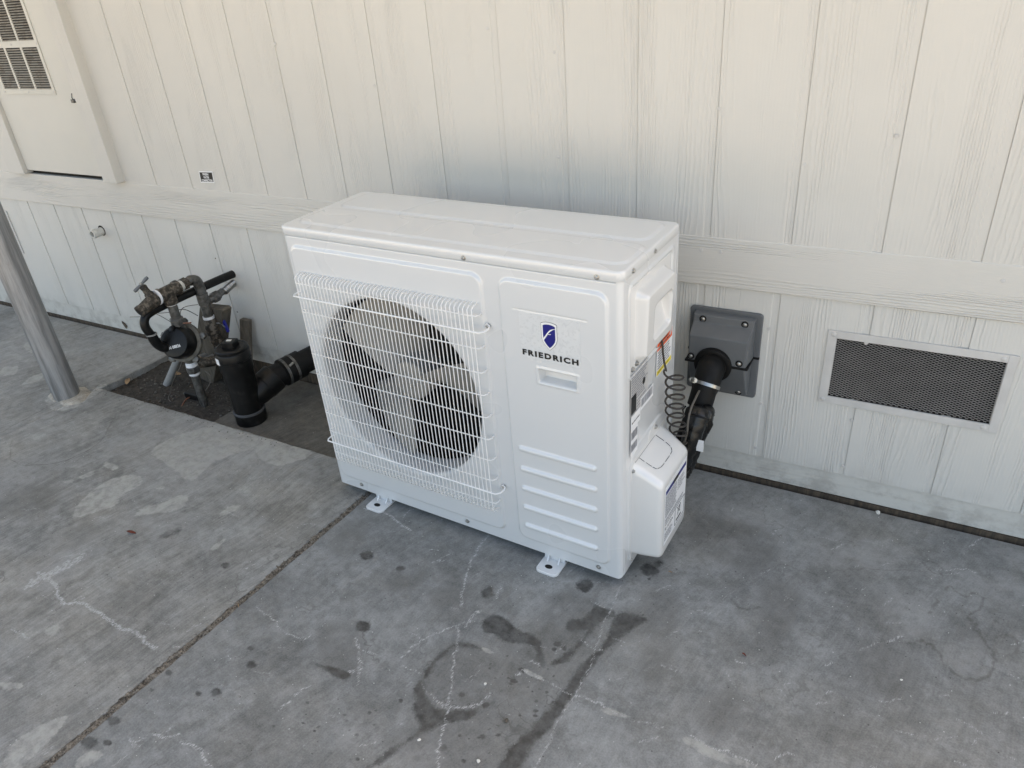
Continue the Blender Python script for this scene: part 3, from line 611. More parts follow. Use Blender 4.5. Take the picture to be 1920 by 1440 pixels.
def louvers():
    X1 = -1.598; cols = [(-1.712, -1.614), (-1.823, -1.725), (-1.934, -1.836)]; rows = [(1.088, 1.238), (1.262, 1.412)]
    b = MB(); xe = [-1.949]+[v for c in reversed(cols) for v in c]+[X1]; ze = [1.068]+[v for r in rows for v in r]+[1.432]
    for i in range(len(xe)-1):
        for j in range(len(ze)-1):
            if i % 2 == 1 and j % 2 == 1: continue
            b.box(xe[i], xe[i+1], -.0215, -.0185, ze[j], ze[j+1])
    f = b.build('louver_vent', plain('louver_frame_paint', (.60, .585, .53), .6, 0, .05), dr, fix=False)
    b = MB()
    for (a, c) in cols:
        for (z0, z1) in rows:
            z = z0
            while z < z1-.002:
                b.add([(a,-.0235,z+.0006),(c,-.0235,z+.0006),(c,-.0186,z+.0048),(a,-.0186,z+.0048),(a,-.0230,z),(c,-.0230,z),(c,-.0181,z+.0042),(a,-.0181,z+.0042)], [(0,1,2,3),(0,4,5,1),(4,7,6,5),(3,2,6,7),(0,3,7,4),(1,5,6,2)]); z += .0088
    s = b.build('slats', M['louver'], dr, fix=False); s.parent = f
    b = MB()
    for (a, c) in cols:
        for (z0, z1) in rows: b.box(a, c, -.0182, -.0180, z0, z1)
    s = b.build('vent_slot_shade', M['dark'], dr, fix=False); s.parent = f  # dark sheet on the solid door panel in place of shaded slots
    b = MB()
    for x in (-1.94, -1.775, -1.606):
        for z in (1.078, 1.250, 1.422): b.lathe((x, -.0215, z), (0,-1,0), [(0,.0045),(.0015,.004),(.002,.001)], 8)
    s = b.build('screws', M['framepaint'], dr, smooth=True); s.parent = f
louvers()

# ------------------------------------------------------------------ text helper
def text(name, body, origin, right, up, size, mat, parent, width=None, bold=0., spacing=1., align='LEFT', off=True, thick=.0002, lines=1.):
    cu = bpy.data.curves.new('t', 'FONT'); cu.body = body; cu.size = size; cu.offset = bold; cu.space_character = spacing; cu.align_x = align; cu.space_line = lines
    cu.extrude = 0; cu.resolution_u = 4
    ob_ = bpy.data.objects.new('t', cu); C.objects.link(ob_); bpy.context.view_layer.update()
    me = bpy.data.meshes.new_from_object(ob_.evaluated_get(bpy.context.evaluated_depsgraph_get())); bpy.data.objects.remove(ob_)
    co = np.zeros(len(me.vertices)*3); me.vertices.foreach_get('co', co); co = co.reshape(-1, 3)
    if width: 
        w0 = np.ptp(co[:, 0]); 
        if align == 'LEFT': co[:, 0] -= co[:, 0].min()
        co[:, 0] *= width/w0
    r = np.array(right, float); u = np.array(up, float); o_ = np.array(origin, float)
    V = o_+co[:, :1]*r+co[:, 1:2]*u
    if parent is not None and off: V = V-np.array(parent.location)
    me.vertices.foreach_set('co', V.ravel()); me.materials.clear(); me.materials.append(mat); me.update()
    o = bpy.data.objects.new(name, me); C.objects.link(o); o.parent = parent
    return o
# placard
pl = thing('wall_placard', 'small black and white placard reading FRESH WATER CONNECTION on the siding', 'sign', (-.918, 0, .764))
pl_shift = -.0068
sk = -.0
PL = [(-.918,.7635),(-.8445,.7665),(-.840,.8085),(-.9135,.8055)]
def quadplate(name, pts, y0, y1, mat, par, ins=0.):
    c = np.mean(pts, 0); Q = [c+(np.array(p)-c)*(1-ins) for p in pts]
    return MB().loops([[(p[0], y1, p[1]) for p in Q], [(p[0], y0, p[1]) for p in Q]]).build(name, mat, par)
quadplate('plate_border', PL, -.0022, -.0002, M['paper'], pl)
c0 = np.mean(PL, 0); Q = [(c0[0]+(p[0]-c0[0])*.90, c0[1]+(p[1]-c0[1])*.82) for p in PL]
quadplate('plate_face', Q, -.0027, -.0022, M['ink'], pl)

for i, (wd, s, w_) in enumerate((('FRESH', .0112, .030), ('WATER', .0112, .030), ('CONNECTION', .0112, .058))):
    text('lettering', wd, (c0[0]-.0005, -.0031, .7932-.0112*i-.0006), (1,0,.04), (.0,0,1), s, M['paper'], pl, w_, .0004, align='CENTER')
pl.location.y += pl_shift
# pipe stub
ps = thing('pipe_stub', 'short white plastic pipe stub sticking out of the skirting above the pipework', 'pipe', (-1.659, 0, .51))
b = MB(); b.lathe((-1.655, .01, .508), (0,-1,0), [(0,.017),(.056,.017),(.058,.0165),(.058,.0125),(.02,.0125)], 20, cap=False); b.lathe((-1.655, .01, .508), (0,-1,0), [(.034,.0195),(.058,.0195),(.0585,.017)], 20, cap=False)
b.build('pipe', M['pvc'], ps, smooth=True); MB().lathe((-1.655, .01, .508), (0,-1,0), [(.03,.0126),(.031,.0126)], 16).build('pipe_bore', M['dark'], ps)
MB().lathe((-1.655, .01, .510), (0,-1,0), [(.0,.023),(.0104,.023)], 16).build('wall_hole', M['dark'], ps)

# unseen translucent roof added overhead to shade and warm the light
cr_ = thing('unseen_shade_roof', 'unseen translucent ribbed roof added overhead to shade and warm the light', 'added shade roof', (0, 0, 2.6))
b = MB(); n_ = 90; xs_ = np.linspace(-3.6, ROOFX, n_); V = []
for k_, x_ in enumerate(xs_):
    zz_ = 2.66+(.03 if (k_ % 4) in (0, 1) else 0)
    for y_, dz_ in ((-.02, .04), (ROOFY, -.02)): V.append((x_, y_, zz_+dz_))
b.add(V, [(2*k, 2*k+1, 2*k+3, 2*k+2) for k in range(n_-1)])
t = NT('translucent_added_roof'); t.t.nodes.remove(t.b); tr = t.t.nodes.new('ShaderNodeBsdfTranslucent'); tr.inputs[0].default_value = (.47, .455, .395, 1)
df = t.t.nodes.new('ShaderNodeBsdfDiffuse'); df.inputs[0].default_value = (.55, .50, .42, 1); mx = t.t.nodes.new('ShaderNodeMixShader'); mx.inputs[0].default_value = .30
t.lk(df.outputs[0], mx.inputs[1]); t.lk(tr.outputs[0], mx.inputs[2]); t.lk(mx.outputs[0], t.t.nodes['Material Output'].inputs[0])
b.build('added_roof_sheet', t.m, cr_, fix=False)
MB().box(-3.6, ROOFX, -.55, -.45, 2.56, 2.66).box(-3.6, ROOFX, ROOFY, ROOFY+.06, 2.54, 2.66).build('added_roof_beam', plain('beam_paint', (.6, .6, .58), .5), cr_)

# ================================================================== OUTDOOR UNIT
ac = thing('outdoor_ac_unit', 'large white outdoor air conditioner unit with wire fan grille standing on the patio', 'air conditioner', tuple(AO), YAW)
LC = dict(parent=ac)
def acm(b, name, mat, parent=None, **k): return b.build(name, mat, parent or ac, off=False, **k)
FC = (.311, .428); FR_ = .27
def frontpanel():
    r = .014; h = .0021
    us = np.array(joinl(lin(r, AW-r, h))); zs = np.array(lin(AB, .8235, h)); nx, nz = len(us), len(zs)
    U, Zg = np.meshgrid(us, zs, indexing='ij'); d = np.zeros(U.shape)
    d += .0062*step(sd_rr(U, Zg, .018, .614, .058, .798, .03), .0075)
    d += .0062*step(sd_rr(U, Zg, .652, .918, .058, .798, .03), .0075)
    for z in (.354, .293, .232, .171, .110): d += .0065*step(sd_rr(U, Zg, .675, .887, z-.0095, z+.0095, .0094), .0065)
    d += .0016*step(sd_rr(U, Zg, .738, .850, .548, .597, .006), .003)
    d -= .028*step(sd_rr(U, Zg, .746, .842, .555, .590, .004), .0045)
    # tooling lines above the badge
    for a, c in ((.692, .698), (.704, .855), (.861, .868)): d -= .0016*step(.0016-np.abs(Zg-.7285), .0012)*step(.003-np.maximum(np.maximum(a-U, U-c), 0), .003)
    d -= .0045*step(Zg-.8190, .0014)
    rr_ = np.hypot(U-FC[0], Zg-FC[1]); 
    cu = (U[:-1, :-1]+U[1:, 1:])/2; cz = (Zg[:-1, :-1]+Zg[1:, 1:])/2; keep = np.hypot(cu-FC[0], cz-FC[1]) > FR_
    # snap the rim of the opening to a true circle
    bd = np.zeros(U.shape, bool); K = ~keep
    for di in (0, 1):
        for dj in (0, 1): bd[di:nx-1+di, dj:nz-1+dj] |= K
    kk = np.zeros(U.shape, bool)
    for di in (0, 1):
        for dj in (0, 1): kk[di:nx-1+di, dj:nz-1+dj] |= keep
    m = bd & kk; s = FR_/rr_[m]; U[m] = FC[0]+(U[m]-FC[0])*s; Zg[m] = FC[1]+(Zg[m]-FC[1])*s
    d[rr_ < FR_+.02] = .0062
    V = np.stack([U, -d, Zg], -1).reshape(-1, 3); F = gridfaces(nx, nz, keep)
    # rounded vertical corners and short returns
    n = len(V); seg = 8; E = []; FF = []
    for side, u0 in ((1, AW-r), (-1, r)):
        cols = []
        for k in range(seg+1):
            a = math.pi/2*k/seg; cols.append((u0+side*r*math.sin(a), r-r*math.cos(a)))
        cols.append((u0+side*r, r+.0015)); base = n+len(E)
        for ci, (x, y) in enumerate(cols):
            lift = 0 if ci < 2 else .012*(ci/(seg+1))**2.5
            E += [(x, y, AB+lift), (x, y, .06), (x, y, .8235)]
        for k in range(len(cols)-1):
            for j in (0, 1):
                q = (base+3*k+j, base+3*k+3+j, base+3*k+4+j, base+3*k+1+j); FF.append(q if side > 0 else q[::-1])
    # bottom return
    V = np.concatenate([V, np.array(E)]); n = len(V)
    Vb = [(r, 0, AB), (AW-r, 0, AB), (AW-r, .02, AB+.002), (r, .02, AB+.002)]
    V = np.concatenate([V, np.array(Vb)]); FF.append((n, n+3, n+2, n+1))
    fastmesh('front_panel', V, np.concatenate([F, np.array(FF)]), M['ac'], ac)
frontpanel()
# casing: back, left, bottom and inner dark box
def loop_xy(x0, x1, y0, y1, r, z, k=5): return [(a, b_, z) for a, b_ in rrect(x0, x1, y0, y1, r, k)]
b = MB(); e = .0006
b.add([(0,.0155,AB),(0,AD,AB),(AW,AD,AB),(AW,.0155,AB),(0,.0155,.8235),(0,AD,.8235),(AW,AD,.8235)], [(0,4,5,1),(1,5,6,2)])
acm(b, 'rear_casing', M['ac'], fix=False)
b = MB().box(.004, AW-.004, .004, AD-.004, AB+.0035, AB+.02); acm(b, 'base_pan', M['ac'])
b = MB(); x0, x1, y0, y1, z0, z1 = .012, .64, .03, .255, .05, .81
b.add([(x0,y0,z0),(x1,y0,z0),(x1,y0,z1),(x0,y0,z1),(x0,y1,z0),(x1,y1,z0),(x1,y1,z1),(x0,y1,z1)], [(4,5,6,7),(0,4,7,3),(1,2,6,5),(0,1,5,4),(3,7,6,2)]); acm(b, 'fan_housing', M['coil'], fix=False)
# fan shroud: rolled rim and bell mouth
prof = [(-.0062, FR_+.0004)]+[(-.0062+.012*(1-math.cos(a)), FR_-.012*math.sin(a)) for a in np.linspace(.0, math.pi/2, 7)]+[(.02, FR_-.013), (.06, FR_-.0145), (.075, FR_-.010)]
b = MB().lathe((FC[0], 0, FC[1]), (0,1,0), prof, 96, cap=False); acm(b, 'fan_shroud', M['ac'], smooth=True, fix=False)
# faint embossed ring round the opening
# fan
def fan():
    hub = MB(); c = (FC[0]-.004, .0, FC[1]-.002)
    hub.lathe(c, (0,-1,0), [(-.135,.055),(-.062,.058),(-.056,.056),(-.053,.050),(-.053,.020),(-.050,.018),(-.046,.012),(-.046,.0005)], 40)
    h = acm(hub, 'fan_hub', M['fan'], smooth=True, auto=30)
    for bi in range(3):
        th0 = R_([120, 0, 240][bi]); nr, na = 14, 16; V = []
        for t in range(2):
            for i in range(nr):
                r = .05+(.236-.05)*i/(nr-1); f = i/(nr-1)
                span = R_(72-10*f); lean = R_(-4*f)
                for j in range(na):
                    s = j/(na-1)-.5; a = th0+lean+span*s
                    rr = r+(.010*math.sin(math.pi*(j/(na-1))) if i == nr-1 else 0)
                    dep = .098-.112*s*(1-.05*f)-.014*math.cos(s*2.2)+t*.0028
                    V.append((c[0]+rr*math.cos(a), dep, c[2]+rr*math.sin(a)))
        n = nr*na; F = []
        for i in range(nr-1):
            for j in range(na-1):
                a = i*na+j; F.append((a, a+1, a+na+1, a+na)); F.append((n+a, n+a+na, n+a+na+1, n+a+1))
        for i in range(nr-1):
            for j in (0, na-1): a = i*na+j; F.append((a, a+na, n+a+na, n+a))
        for j in range(na-1):
            a = (nr-1)*na+j; F.append((a, a+1, n+a+1, n+a))
        acm(MB().add(V, F), 'fan_blade', M['fan'], smooth=True, auto=60)
fan()
# grille
def grille():
    b = MB(); y = -.031; r = .00135
    us = np.linspace(.047, .5965, 47)
    for u in us: b.tube([(u,-.0045,.7265),(u,-.010,.7262),(u,-.022,.7245),(u,y,.718),(u,y,.69),(u,y,.45),(u,y,.20),(u,y,.150),(u,y+.003,.1405),(u,-.018,.1375),(u,-.0045,.1370)], r, 6, cap=False)
    for z in (.703, .6215, .5575, .496, .433, .369, .306, .243, .169):
        b.tube([(.041,-.008,z),(.039,-.018,z),(.041,y+.004,z),(.050,y+.0028,z),(.30,y+.0028,z),(.594,y+.0028,z),(.603,y+.004,z),(.607,-.018,z),(.606,-.008,z)], .0016, 6)
    for z in (.666, .2065):
        b.tube([(.031,-.004,z+.004),(.025,-.012,z+.002),(.024,-.026,z),(.030,y-.0028,z),(.06,y-.0028,z),(.30,y-.0028,z),(.59,y-.0028,z),(.611,y-.0028,z),(.620,-.024,z),(.6235,-.010,z+.002),(.6235,-.0055,z+.007),(.618,-.005,z+.012),(.6125,-.0055,z+.007),(.6135,-.006,z+.002)], .0021, 8)
    g = acm(b, 'wire_grille', M['wire'], smooth=True, fix=False, auto=70)
    return g
grille()
def screw(p, n, parent, r=.0052, mat='steel', off=False):
    p = np.array(p, float); n = np.array(n, float); b = MB(); b.lathe(p, n, [(-.001, r*1.25),(.0012, r*1.2),(.0016, r*.85),(.0042, r*.8),(.005, r*.45),(.0044, r*.3)], 12)
    return b.build('screw', M[mat], parent, smooth=True, off=off, auto=30)
for u, z in ((.57,.8285),(.892,.8285)): screw((u, -.0018, z), (0,-1,0), ac)
for u, z in ((.094,.044),(.482,.044),(.883,.043)): screw((u, .0, z), (0,-1,0), ac)
for z in (.673, .214): screw((.618, -.0045, z), (0,-1,0), ac, .0045)
# top cover
def topcover():
    x0, x1, y0, y1 = -.0026, AW+.0026, -.0026, AD+.0026
    b = MB(); L = [(0,.8225),(.0002,.8225),(0,.8228),(0,.8405),(.0006,.8425),(.0022,.8440),(.0042,.8446),(.006,.8447)]
    b.loops([loop_xy(x0+i, x1-i, y0+i, y1-i, .018-i*.8, z, 8) for i, z in L], cap0=False, cap1=False)
    n = b.n; h = .0032; xs = np.array(lin(x0+.0055, x1-.0055, h)); ys = np.array(lin(y0+.0055, y1-.0055, h)); X, Y = np.meshgrid(xs, ys, indexing='ij')
    # pull the corners in to the rounded outline
    rc = .0135; cx = np.clip(X, xs[0]+rc, xs[-1]-rc); cy = np.clip(Y, ys[0]+rc, ys[-1]-rc); dx, dy = X-cx, Y-cy; L2 = np.hypot(dx, dy); k = np.where(L2 > rc, rc/np.maximum(L2, 1e-9), 1); X2, Y2 = cx+dx*k, cy+dy*k
    Z = .8447+.0040*step(sd_rr(X, Y, .022, .938, .032, .160, .03), .0045)+.0040*step(sd_rr(X, Y, .034, .926, .178, .310, .03), .0045)
    V = np.stack([X2, Y2, Z], -1).reshape(-1, 3); b.V.append(V); b.F += [[int(q)+n for q in f] for f in gridfaces(len(xs), len(ys))]; b.n += len(V)
    acm(b, 'top_cover', M['ac'], smooth=True, auto=80)
topcover()
# right side panel (height field in v,z)
def sidefield(name, v0, v1, z0, z1, h, fn, mat, base, parent=None):
    vs = np.array(lin(v0, v1, h)); zs = np.array(lin(z0, z1, h)); A_, B_ = np.meshgrid(vs, zs, indexing='ij'); d = fn(A_, B_)
    V = np.stack([AW+base+d, A_, B_], -1).reshape(-1, 3); F = gridfaces(len(vs), len(zs))
    return fastmesh(name, V, F, mat, parent or ac)
def f_side(v, z):
    d = 0*v-.0022
    d += .0018*step(sd_rr(v, z, .0185, AD, AB, .8235, .002), .0012)                     # seam next to the front panel
    d += .0030*step(sd_rr(v, z, .030, .300, .574, .806, .022), .005)
    d += -.004*step(sd_rr(v, z, .012+.026, .284, .583, .797, .014), .004)
    d += .0026*step(sd_rr(v, z, .035, .29, .036, .385, .07), .004)
    return d
sidefield('side_panel', .0155, AD, AB, .8235, .0025, f_side, M['ac'], 0.)
def f_handle(v, z):
    d = 0*v
    sl = np.clip((z-.60)/.17, 0, 1)
    bul = step(sd_rr(v, z, .068, .250, .606, .776, .020), .015)
    # upper bar stands proud, the shell falls back towards the lower rear corner
    d += .027*bul*(.80+.2*sl)
    poc = sd_rr(v, z, .118, .228, .640, .728, .014)
    floor_ = .030*np.clip((.728-z)/.100, 0, 1)-.010
    t = step(poc, .006); d = d*(1-t)+np.minimum(d, floor_)*t
    d += .0014*0
    e = sd_rr(v, z, .042, .281, .587, .793, .012); d = np.where(e < .0026, np.minimum(d, -.004+.004*step(e, .0025)), d)
    return d
sidefield('handle_cover', .0400, .283, .585, .795, .0022, f_handle, M['acp'], -.0008)
for v, z in ((.055, .600), (.078, .604)): screw((AW+.0005, v, z), (1,0,0), ac, .005)
screw((AW+.0004, .249, .604), (1,0,0), ac, .005)
for v, z in ((.049, .8305), (.168, .8305)): screw((AW+.0018, v, z), (1,0,0), ac)
# valve cover
def vloop(d, v0, v1, z0, z1, r, k=6): return [(AW+d, v, z) for v, z in rrect(v0, v1, z0, z1, r, k)]
b = MB(); b.loops([vloop(-.001, .046, .272, .040, .352, .02), vloop(.0016, .046, .272, .040, .352, .02), vloop(.0026, .047, .271, .041, .351, .019)])
acm(b, 'valve_cover_flange', M['acp'], smooth=True)
b = MB(); b.loops([vloop(.0026, .052, .262, .058, .345, .024), vloop(.004, .0535, .2605, .0605, .3415, .023), vloop(.03, .056, .255, .062, .329, .022), vloop(.063, .060, .247, .066, .309, .021), vloop(.070, .0622, .2445, .0675, .3045, .020), vloop(.0745, .067, .240, .072, .2985, .017), vloop(.076, .074, .233, .079, .291, .012), vloop(.0764, .085, .222, .09, .280, .006)])
vc = acm(b, 'valve_cover', M['acp'], smooth=True, auto=50)
b = MB(); b.loops([[(AW+dd, v, z) for v, z in ((.150,.345),(.205,.345),(.205,.372),(.199,.381),(.176,.381),(.156,.366))] for dd in (.0005, .003)]); acm(b, 'mounting_tab', M['acp'], bevel=.0008)
screw((AW+.003, .199, .366), (1,0,0), ac, .005); screw((AW+.004, .058, .326), (1,0,0), ac, .005); screw((AW+.002, .055, .050), (1,0,0), ac, .003)
# knock-out outline on the cover's top (dashed slit)
def topface(s, v): d = .0045+s*.062; zz = np.interp(d, [.004,.03,.063], [.3415,.329,.309]); return np.array([AW+d, v, zz+.0007])
path = [topface(0.0, .092), topface(.25, .092), topface(.5, .093), topface(.66, .097), topface(.75, .108), topface(.78, .12), topface(.79, .15), topface(.785, .178), topface(.75, .188), topface(.64, .196), topface(.4, .198), topface(.0, .199)]
P = catmull(path, 8); b = MB()
for i in range(len(P)-1):
    if i % 9 in (7, 8): continue
    b.tube([P[i], P[i+1]], .00075, 4)
P2 = [topface(-.02, .07+.2*i/40) for i in range(26)]
b.tube(P2, .0008, 4)
s = acm(b, 'knockout_slit', M['ink'], vc)
# --- printed things on the unit
def quad_on_front(name, u0, u1, z0, z1, mat, d, r=.002, parent=None):
    L0 = [(a, -d+.0006, c) for a, c in rrect(u0, u1, z0, z1, r, 3)]; L1 = [(a, -d, c) for a, c in rrect(u0, u1, z0, z1, r, 3)]
    return acm(MB().loops([L0, L1]), name, mat, parent)
badge = quad_on_front('badge_sticker', .7045, .8525, .6135, .7235, M['sticker'], .0068, .006)
SHp = [(-.0195,.030),(-.0135,.0325),(-.007,.0338),(0,.0342),(.007,.0338),(.0135,.0325),(.0195,.030),(.0195,.005),(.0195,-.006),(.017,-.015),(.012,-.0225),(.006,-.029),(0,-.034),(-.006,-.029),(-.012,-.0225),(-.017,-.015),(-.0195,-.006),(-.0195,.005)]
SC = (.779, .6775)
def shield(k, d, mat, nm, kz=None):
    kz = kz or k
    acm(MB().loops([[(SC[0]+a*k, -d+.0002, SC[1]+c*kz-.0005) for a, c in SHp], [(SC[0]+a*k, -d, SC[1]+c*kz-.0005) for a, c in SHp]]), nm, mat, badge)
shield(1.0, .0072, M['ink'], 'shield_outline'); shield(.965, .0074, M['paper'], 'shield_border', .975); shield(.77, .0076, M['navy'], 'shield_field', .83)
def ribbon(pts, ws, d, mat, nm):
    P = catmull(pts, 6); W_ = np.interp(np.linspace(0, 1, len(P)), np.linspace(0, 1, len(ws)), ws); T = np.gradient(P, axis=0); T /= np.linalg.norm(T, axis=1)[:, None]; N_ = np.stack([-T[:, 1], T[:, 0]], 1)
    A_ = P+N_*W_[:, None]; B_ = P-N_*W_[:, None]; V = [(p[0], -d, p[1]) for p in A_]+[(p[0], -d, p[1]) for p in B_]; n = len(P)
    return acm(MB().add(V, [(i, i+1, n+i+1, n+i) for i in range(n-1)]), nm, mat, badge, fix=False)
ribbon([(SC[0]-.0155, SC[1]-.0105),(SC[0]-.0085, SC[1]-.001),(SC[0]-.002, SC[1]+.0085),(SC[0]+.004, SC[1]+.0145),(SC[0]+.010, SC[1]+.018),(SC[0]+.0152, SC[1]+.0195)], [.0024, .0016, .0014, .0015, .0008, .0005], .0079, M['paper'], 'emblem_letter')
ribbon([(SC[0]-.003, SC[1]+.0055),(SC[0]+.001, SC[1]+.0045),(SC[0]+.0045, SC[1]+.0058)], [.0007, .0007, .0005], .0080, M['paper'], 'emblem_letter')
text('lettering', 'FRIEDRICH', (.7085, -.0076, .6205), (1,0,0), (0,0,1), .0182, M['ink'], badge, .1395, .0009, 1.30, off=False)
# side labels
def sideplate(name, pts, mat, d, th=.0005, parent=None):
    n = len(pts); return acm(MB().loops([[(AW+d-th, v, z) for v, z in pts], [(AW+d, v, z) for v, z in pts]]), name, mat, parent)
def rect(v0, v1, z0, z1): return [(v0, z0), (v1, z0), (v1, z1), (v0, z1)]
def prints(name, v0, v1, z0, z1, rows, d, mat, parent, fill=.75, seed=1, hf=.45):
    rg = random.Random(seed); b = MB(); h = (z1-z0)/rows
    for i in range(rows):
        z = z1-h*(i+.5); v = v0; end = v0+(v1-v0)*rg.uniform(fill, 1)
        while v < end:
            l = rg.uniform(.003, .011)*(v1-v0)/.06; l = min(l, end-v)
            b.add([(AW+d, v, z-h*hf/2), (AW+d, v+l, z-h*hf/2), (AW+d, v+l, z+h*hf/2), (AW+d, v, z+h*hf/2)], [(0,1,2,3)]); v += l+.0016
    return acm(b, name, mat, parent, fix=False)
def bars(name, v0, v1, z0, z1, d, mat, parent, seed=1):
    rg = random.Random(seed); b = MB(); v = v0
    while v < v1:
        l = rg.choice((.0008, .0016, .0024)); b.add([(AW+d, v, z0), (AW+d, min(v+l, v1), z0), (AW+d, min(v+l, v1), z1), (AW+d, v, z1)], [(0,1,2,3)]); v += l+rg.choice((.0008, .0014))
    return acm(b, name, mat, parent, fix=False)
D0 = .0022
wl = sideplate('warning_label', rect(.197, .298, .506, .600), M['paper'], D0)
sideplate('warning_band', rect(.199, .296, .573, .598), M['orange'], D0+.0003, .0002, wl); sideplate('caution_band', rect(.199, .296, .508, .520), M['yellow'], D0+.0003, .0002, wl)
prints('fine_print', .203, .292, .522, .571, 7, D0+.0004, M['inkgray'], wl, .8, 3); prints('fine_print', .213, .285, .577, .594, 2, D0+.0006, M['ink'], wl, .7, 4); prints('fine_print', .205, .285, .511, .518, 1, D0+.0006, M['ink'], wl, .8, 5, .3)
rp = sideplate('rating_label', rect(.043, .145, .485, .588), M['platelab'], D0)
prints('fine_print', .046, .142, .515, .584, 11, D0+.0004, M['inkgray'], rp, .75, 6); sideplate('brand_block', rect(.045, .074, .487, .533), M['ink'], D0+.0005, .0002, rp)
b = MB().lathe((AW+D0+.0003, .118, .540), (1,0,0), [(0,.008),(.0003,.008)], 20); acm(b, 'approval_mark', M['ink'], rp); prints('fine_print', .078, .140, .489, .512, 3, D0+.0004, M['inkgray'], rp, .8, 16)
b1 = sideplate('barcode_label', rect(.098, .176, .470, .5025), M['paper'], D0+.0012); bars('barcode', .102, .172, .478, .499, D0+.0014, M['inkgray'], b1, 7)
b2 = sideplate('serial_label', rect(.043, .097, .448, .4835), M['paper'], D0+.0012); prints('fine_print', .047, .092, .461, .466, 1, D0+.0015, M['ink'], b2, 1, 8, .7)
b3 = sideplate('barcode_label', rect(.043, .083, .373, .447), M['paper'], D0+.0010)
for k, (a, c) in enumerate(((.418, .440), (.386, .406))): bars('barcode', .0455, .080, a, c, D0+.0014, M['inkgray'], b3, 9+k)
# label on the valve cover
VL = M['paper']; d = .0772
lab = sideplate('cover_label', rect(.079, .228, .104, .282), VL, d, .0006, vc)
sideplate('blue_bar', rect(.083, .224, .259, .270), M['navy'], d+.0003, .0002, lab)
sideplate('blue_bar_plate', rect(.134, .168, .2585, .2705), M['ink'], d+.0005, .0002, lab)
b = MB(); prints('fine_print', .083, .160, .188, .256, 13, d+.0004, M['inkgray'], lab, .9, 11, .5); prints('fine_print', .166, .220, .215, .250, 5, d+.0004, M['inkgray'], lab, .6, 12, .4); prints('fine_print', .083, .220, .170, .184, 2, d+.0004, M['inkgray'], lab, .9, 13, .5)
prints('fine_print', .083, .140, .114, .140, 4, d+.0004, M['inkgray'], lab, .8, 14, .5); sideplate('bin_bar', rect(.165, .200, .118, .124), M['ink'], d+.0005, .0002, lab)
text('lettering', 'R-410A', (AW+d+.0006, .084, .148), (0,1,0), (0,0,1), .013, M['ink'], lab, .055, .0, off=False)
def line3(p, q, r=.0007): return MB().tube([(AW+d+.0003, *p), (AW+d+.0003, *q)], r, 4)
b = MB()
for p, q in (((.172,.132),(.195,.158)),((.195,.132),(.172,.158)),((.172,.155),(.197,.155)),((.176,.155),(.179,.134)),((.193,.155),(.190,.134)),((.156,.110),(.156,.164)),((.083,.1655),(.224,.1655)),((.156,.110),(.222,.110)),((.222,.110),(.222,.1655))): b.tube([(AW+d+.0002, *p), (AW+d+.0002, *q)], .0006, 4)
acm(b, 'recycling_symbol', M['ink'], lab, fix=False)
# feet
def foot(uc, vf=-.048):
    zt = .006; b = MB(); L = []
    out = rrect(uc-.032, uc+.032, vf, vf+.11, .014, 5)
    for z, ins in ((.001, 0), (.004, 0), (.0052, .001)): L.append([(uc+(a-uc)*(1-ins*20*.05), c, z) for a, c in out])
    b.loops(L); 
    ft = acm(b, 'mounting_foot', M['ac'], smooth=True)
    # raised rim
    P = [(a, c, .0058) for a, c in rrect(uc-.0285, uc+.0285, vf+.0035, vf+.12, .011, 5)]; b = MB().tube([p for p in P if p[1] < vf+.1]+[], .0016, 6); 
    pts = sorted([p for p in P if p[1] < vf+.1], key=lambda p: math.atan2(p[1]-(vf+.06), p[0]-uc))
    k = [i for i, p in enumerate(pts)]; b = MB().tube(pts, .0016, 6); acm(b, 'foot_rim', M['ac'], ft, smooth=True)
    b = MB().lathe((uc-.002, vf+.026, .0053), (0,0,1), [(0,.0072),(.0003,.0072)], 20); V = b.V[0]; V[:, 0] = uc+(V[:, 0]-uc)*1.5; acm(b, 'bolt_hole', M['dark'], ft)
    b = MB()
    for s in (-1, 1): b.add([(uc+s*.016-.002, vf+.055, .005), (uc+s*.016+.002, vf+.055, .005), (uc+s*.016+.002, vf+.042, .005), (uc+s*.016-.002, vf+.042, .005), (uc+s*.016-.002, vf+.055, .02), (uc+s*.016+.002, vf+.055, .02)], [(0,3,2,1),(2,3,4,5),(0,4,3),(1,2,5),(0,1,5,4)])
    b.box(uc-.03, uc+.03, vf+.056, vf+.059, .004, AB+.006); acm(b, 'foot_gusset', M['ac'], ft)
foot(.168); foot(.752)
for uc in (.168, .752):
    b = MB().box(uc-.03, uc+.03, .28, .37, .001, .005).box(uc-.03, uc+.03, .30, .303, .005, AB+.006); acm(b, 'mounting_foot', M['ac'], bevel=.001)

